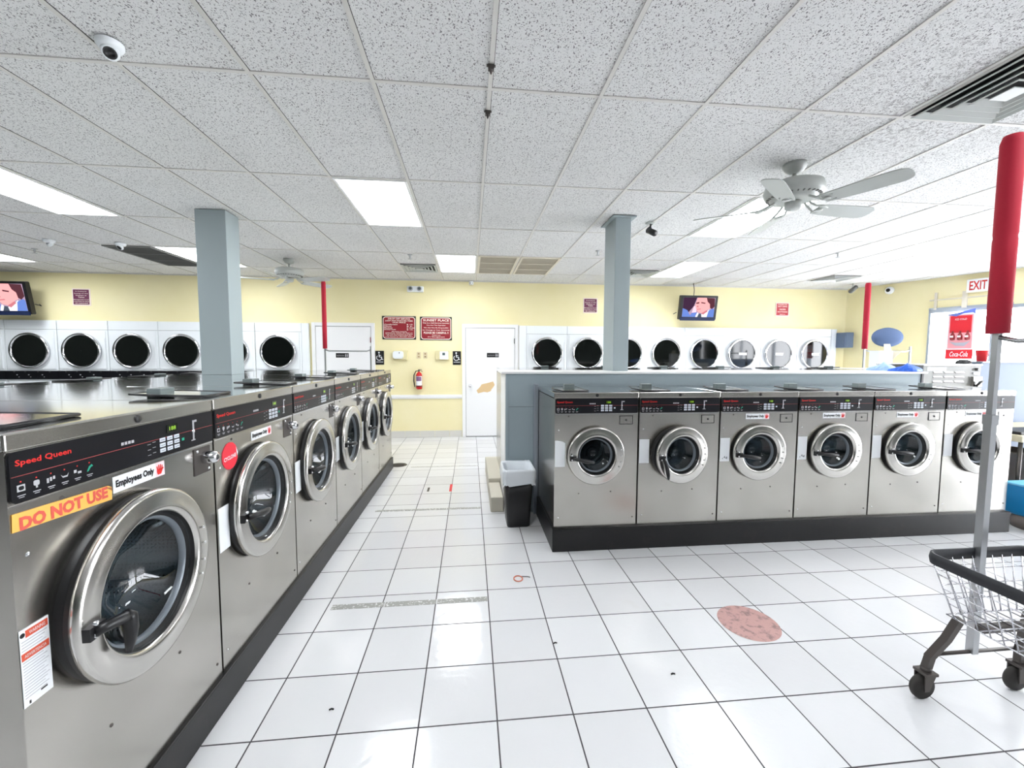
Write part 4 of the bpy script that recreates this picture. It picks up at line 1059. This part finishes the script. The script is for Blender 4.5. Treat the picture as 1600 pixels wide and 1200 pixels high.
# carton and round fan
FANHEAD = mat('fan_head_grey', (0.38, 0.45, 0.58), 0.9, spec=0.1)
t = empty('fan', (5.885, 5.30, 1.41)); b = MB(); b.lathe([(0, 0), (.09, 0), (.09, .02), (.02, .03), (.015, .28)], (0, 0, 0), GREYP, n=20); b.build('stand', t)
b = MB(); b.lathe([(.225, -.02), (.235, 0), (.225, .03)], (0, 0, .42), FANHEAD, 'Y', 40); b.lathe([(0, -.09), (.10, -.085), (.18, -.06), (.225, -.02)], (0, 0, .42), FANHEAD, 'Y', 40); b.lathe([(0, .06), (.10, .06), (.2, .05), (.225, .03)], (0, 0, .42), FANHEAD, 'Y', 40)
o = b.build('head', t); o.scale = (1, 1, .58); o.location = (0, 0, .19)
tag(t, 'round grey fan head silhouetted behind the white carton', 'fan')
mb = MB(); mb.box(5.09, 6.2, 4.90, 5.5, 0, 1.408, ENAMEL); tag(mb.build('side_cabinet', bevel=.004), 'white cabinet hidden below the round fan', 'cabinet')
t = empty('carton', (5.49, 5.02, 1.408)); b = MB(); S_ = mat('carton_white', (0.90, 0.91, 0.93), .6)
b.box(-.10, .10, -.07, .07, 0, .24, S_); b.build('box', t)
b = MB(); b.add([(.10, -.05, .10), (.10, .06, .10), (.23, .06, .23), (.26, -.05, .24)], [(0, 1, 2, 3)], mat('carton_inside', (0.85, 0.82, 0.74), .6)); b.add([(-.04, -.07, .24), (.08, -.07, .24), (.07, -.05, .33), (-.02, -.05, .33)], [(0, 1, 2, 3)], mat('carton_inside', (0.85, 0.82, 0.74), .6)); o = b.build('flap', t); o.modifiers.new('t', 'SOLIDIFY').thickness = .004
tag(t, 'white carton with open flaps standing behind the partition cap', 'carton')
def crumple(name, cx, cy, z0, rx, ry, h, m, m2, lb, cat):
    rnd = random.Random(3); b = MB(); n = 26; K = 7; vs = []
    for i in range(K):
        f = i/(K-1); r = (1-f**2.2)
        for q in range(n):
            a = 2*PI*q/n; k_ = r*(1+.22*math.sin(3*a+1)+.10*rnd.random()); vs.append((cx+rx*k_*math.cos(a), cy+ry*k_*math.sin(a), z0+h*(f**.8)*(1+.25*math.sin(2*a))))
    b.add(vs, [(i*n+q, i*n+(q+1) % n, (i+1)*n+(q+1) % n, (i+1)*n+q) for i in range(K-1) for q in range(n)], m)
    o = b.build(name); return tag(o, lb, cat)
crumple('plastic_bag', 4.78, 4.07, 1.407, .15, .10, .075, BLUEBAG, 0, 'crumpled bright blue plastic bag on the partition cap', 'bag')
crumple('plastic_bag', 4.79, 4.34, 1.407, .14, .10, .085, LTBLUE, 0, 'pale blue translucent bag behind the bright blue bag', 'bag')
# table and things at the right edge
t = empty('folding_table', (5.95, 3.82, 0)); b = MB(); b.box(-.62, .9, -.38, .40, .735, .80, TBEI); b.build('table_top', t, bevel=.006)
for x in (-.55, .83):
    for y in (-.33, .35): b = MB(); b.tube([(x, y, 0), (x, y, .735)], .016, DKSTEEL, 10); b.build('leg', t)
tag(t, 'beige-edged table at the right end of the washer row', 'table')
b = MB(); b.box(5.38, 5.95, 3.48, 3.75, .80, .83, BLKPL); tag(b.build('black_tray', bevel=.006), 'flat black tray lying on the table', 'tray')
t = empty('waste_bin', (5.75, 3.85, 0)); b = MB(); b.lathe([(0, 0), (.20, 0), (.24, .56), (.25, .56), (.25, .58), (.22, .58), (.19, .02), (0, .02)], (0, 0, 0), mat('brown_grey_bin', (.30, .28, .27), .5), n=32); b.build('bucket', t); tag(t, 'brown-grey bin standing under the table', 'bin')
b = MB(); b.lathe([(0, 0), (.17, 0), (.18, .05), (.16, .11), (0, .11)], (5.16, 3.16, 0), mat('taupe_plastic', (.50, .46, .44), .5), n=28); tag(b.build('round_base'), 'low taupe round base under the blue crate', 'base')
t = empty('blue_crate', (5.20, 3.16, .11)); b = MB(); b.rrect(-.20, .20, 0, .29, .03, -.15, .15, BLUEPL); b.build('body', t); b = MB(); b.rrect(-.21, .21, .275, .295, .008, -.16, .16, mat('blue_rim', (.45, .75, .9), .4)); b.build('rim', t); tag(t, 'bright blue plastic crate at the right picture edge', 'crate')

# ================================================================ TRASH CAN
t = empty('trash_can', (.435, 3.755, 0))
def rr_ring(hx, hy, r, z, k=5):
    pts = []
    for cx, cy, a in ((hx-r, hy-r, 0), (-hx+r, hy-r, PI/2), (-hx+r, -hy+r, PI), (hx-r, -hy+r, 1.5*PI)):
        for q in range(k+1): th = a+PI/2*q/k; pts.append((cx+r*math.cos(th), cy+r*math.sin(th), z))
    return pts
def loft(mb, rings, m, cap0=False, smooth=True):
    n = len(rings[0]); vs = [p for r in rings for p in r]
    fs = [(i*n+q, i*n+(q+1) % n, (i+1)*n+(q+1) % n, (i+1)*n+q) for i in range(len(rings)-1) for q in range(n)]
    if cap0: fs.append(tuple(range(n-1, -1, -1)))
    mb.add(vs, fs, m, smooth)
b = MB(); loft(b, [rr_ring(.098, .12, .03, 0), rr_ring(.105, .127, .03, .01), rr_ring(.135, .165, .045, .53), rr_ring(.128, .158, .045, .53), rr_ring(.095, .115, .03, .02)], BLKPL, True)
loft(b, [rr_ring(.095, .115, .03, .02), rr_ring(.01, .01, .005, .02)], BLKPL); b.build('bucket', t)
b = MB(); rnd = random.Random(5); rings = []
for hx, hy, z, j in ((.02, .03, .20, 0), (.085, .105, .22, .004), (.105, .130, .42, .004), (.122, .150, .53, .003), (.142, .173, .545, .003), (.149, .180, .52, .005), (.150, .181, .47, .006), (.147, .176, .42, .005), (.151, .182, .405, .012)):
    rg = rr_ring(hx, hy, .05, z, 9); rings.append([(x+rnd.uniform(-j, j), y+rnd.uniform(-j, j), zz+rnd.uniform(-j, j)*1.5) for x, y, zz in rg])
loft(b, rings, LINER); b.build('liner', t)['label'] = 'white plastic bag liner'
tag(t, 'black plastic trash can with white liner beside the right washers', 'trash can')

# ================================================================ LAUNDRY CARTS
def make_cart(H1=2.5):
    """centre of the basket at the origin; rack poles at y = +-0.40"""
    t = empty('laundry_cart', (0, 0, 0)); HX, HY, ZR = .265, .41, .685; BX, BY, BZ = .215, .35, .42
    b = MB(); rings = [rr_ring(HX+.004, HY+.004, .05, ZR-.048), rr_ring(HX+.007, HY+.007, .05, ZR-.024), rr_ring(HX+.004, HY+.004, .05, ZR), rr_ring(HX-.004, HY-.004, .045, ZR), rr_ring(HX-.004, HY-.004, .045, ZR-.048), rr_ring(HX+.004, HY+.004, .05, ZR-.048)]
    loft(b, rings, RUBBER); b.build('rim', t)
    b = MB(); r = .0028
    for f in (0, .25, .5, .75, 1.0):
        hx, hy, z = BX+(HX-BX)*f, BY+(HY-BY)*f, BZ+(ZR-.03-BZ)*f
        b.tube(rr_ring(hx, hy, .05, z), .0035 if f in (0,) else r, WIRE, 6, closed=True)
    def side(x0, y0, x1, y1, n):
        for q in range(n+1):
            f = q/n; xa, ya = x0[0]+(x0[1]-x0[0])*f, y0[0]+(y0[1]-y0[0])*f; xb, yb = x1[0]+(x1[1]-x1[0])*f, y1[0]+(y1[1]-y1[0])*f
            b.tube([(xa, ya, BZ), (xb, yb, ZR-.03)], r, WIRE, 5)
    for sg in (-1, 1):
        side((-BX+.03, BX-.03), (sg*BY, sg*BY), (-HX+.03, HX-.03), (sg*HY, sg*HY), 9)
        side((sg*BX, sg*BX), (-BY+.03, BY-.03), (sg*HX, sg*HX), (-HY+.03, HY-.03), 15)
    for q in range(13): y = -BY+2*BY*q/12; b.tube([(-BX, y, BZ), (BX, y, BZ)], r, WIRE, 5)
    for q in range(8): x = -BX+2*BX*q/7; b.tube([(x, -BY, BZ), (x, BY, BZ)], r, WIRE, 5)
    b.build('wire_basket', t)
    for sg in (-1, 1):
        b = MB(); b.box(-.16, .16, sg*.27-.015, sg*.27+.015, BZ-.030, BZ-.004, DKSTEEL); b.build('cross_bar', t)
        b = MB(); b.tube([(-.24, sg*.40, .195), (.24, sg*.40, .195)], .008, DKSTEEL, 8); b.build('axle_rod', t)
    for sx in (-1, 1):
        for sy in (-1, 1):
            l = MB(); l.tube([(sx*.175, sy*.33, BZ-.01), (sx*.20, sy*.355, .30), (sx*.235, sy*.385, .20), (sx*.243, sy*.39, .145)], .020, DKSTEEL, 4, square=True); lo = l.build('leg', t)
            c = MB(); cx, cy = sx*.245, sy*.39; 
            c.box(cx-.030, cx+.030, cy-.03, cy+.03, .118, .130, DKSTEEL); c.lathe([(0, 0), (.02, 0), (.02, .02), (0, .02)], (cx, cy, .125), DKSTEEL, n=14)
            ry = -.02
            for q in (-.022, .022): c.plate([(cx-.03, .125), (cx+.03, .125), (cx+.012-.015, .045), (cx-.012-.015, .045)], cy+q-.002, cy+q+.002, DKSTEEL)
            co = c.build('caster', t)
            w_ = MB(); w_.lathe([(0, -.017), (.025, -.017), (.030, -.012), (.050, -.014), (.056, -.006), (.056, .006), (.050, .014), (.030, .012), (.025, .017), (0, .017)], (cx-.015, cy, .056), WHEEL, 'Y', 28); w_.build('wheel', co)
    p = MB(); s_ = .015
    p.box(-s_, s_, .40-s_, .40+s_, .19, 1.30, ZINC); p.box(-.011, .011, .40-.011, .40+.011, 1.28, H1-.05, ZINC); p.box(-.017, .019, .40-.017, .40+.019, 1.255, 1.30, ZINC)
    p.build('pole', t)
    p = MB(); p.box(-s_, s_, -.40-s_, -.40+s_, .19, 1.30, ZINC); p.box(-.011, .011, -.411, -.389, 1.28, 1.70, ZINC); p.build('pole', t)
    p = MB(); p.tube([(0, .40, 1.645), (0, .33, 1.625), (0, -.33, 1.625), (0, -.40, 1.645)], .010, ZINC, 10); p.build('hanging_bar', t)
    f = MB(); f.lathe([(.016, 1.66), (.037, 1.66), (.038, 2.06), (.036, 2.075), (.038, 2.09), (.038, H1-.03), (.030, H1), (0, H1+.004)], (0, .40, 0), FOAM, n=24); f.build('foam_sleeve', t)
    return t
cart = make_cart(2.50)
cart.location = (2.31, 1.20, 0)
tag(cart, 'near wire laundry cart with black rim and tall red-sleeved pole, cut by the right edge', 'laundry cart', 'laundry carts with red-topped poles')
c2 = make_cart(2.66); c2.location = (-1.83, 6.45, 0); c2.rotation_euler = (0, 0, PI/2); c2.scale = (1, .83, 1); tag(c2, 'far laundry cart behind the left washers, red pole before the left door', 'laundry cart', 'laundry carts with red-topped poles')
c3 = copy_tree(c2); c3.location = (6.56, 5.90, 0); c3.scale = (1, 1, 1.02); tag(c3, 'laundry cart behind the right partition, red pole in the window glare', 'laundry cart', 'laundry carts with red-topped poles')

# ================================================================ FLOOR MARKS
def tape(x0, x1, y, h, lb, dy=0.004, grp=None):
    b = MB(); n = 3; w_ = (x1-x0)/n
    for q in range(n): b.box(x0+w_*q+.003, x0+w_*(q+1)-.003, y-h/2, y+h/2, 0, .0012, TAPE)
    return tag(b.build('floor_tape'), lb, 'tape strip', 'worn tape strips across the aisle')
tape(-.858, .108, 2.547, .050, 'nearest worn grey tape strip across the aisle tiles')
tape(-.95, .11, 4.153, .042, 'middle worn tape strip across the aisle')
tape(-.83, .118, 5.80, .030, 'far thin tape strip across the aisle')
b = MB(); n = 40; b.add([(1.618+.165*math.cos(2*PI*q/n), 2.165+.165*math.sin(2*PI*q/n), .0012) for q in range(n)], [tuple(range(n))], PINKDOT); tag(b.build('floor_sticker'), 'worn round pink sticker on the floor tiles', 'floor sticker')
b = MB(); n = 24; pts = [(.33+.030*math.cos(2*PI*q/n), 2.765+.036*math.sin(2*PI*q/n), .003) for q in range(n)]; b.tube(pts, .0045, mat('rust_orange', (0.78, 0.45, 0.36), .6), 6, closed=True); b.tube([(.355, 2.79, .003), (.40, 2.785, .003), (.415, 2.775, .003)], .004, DKGRIL, 6); tag(b.build('rubber_ring'), 'small orange-brown ring with a tail lying on the floor', 'ring')
b = MB(); b.lathe([(0, .003), (.11, .003), (.12, 0)], (-1.02, 5.93, 0), DKSTEEL, n=32)
for q in range(-3, 4): b.box(-1.02-.08, -1.02+.08, 5.93+q*.026-.005, 5.93+q*.026+.005, .003, .0036, DKGAP)
tag(b.build('floor_drain'), 'round dark floor drain by the end of the left washers', 'drain')
b = MB(); b.box(-.245, -.215, 4.70, 4.96, 0, .0015, COKE); tag(b.build('red_tape_piece'), 'short red piece of tape on the far aisle floor', 'tape piece')
b = MB(); b.box(-.50, -.475, 4.72, 4.86, 0, .0015, DKSTEEL); tag(b.build('brown_tape_piece'), 'short brown piece of tape left of the red piece', 'tape piece')

# small dark specks of lint
for x, y, q, lb in ((.455, 2.10, 0, 'small dark speck on the tiles between the aisle and the pink sticker'), (-.61, 1.78, 1, 'small dark speck on the tiles near the left washers'), (.985, 1.83, 2, 'thin dark lint speck on the tiles at the lower centre')):
    b = MB(); b.tube([(x-.010, y, .002), (x, y+.004, .003), (x+.010, y+.001, .002)], .0035, DKGAP, 6); tag(b.build('lint_speck'), lb, 'lint')
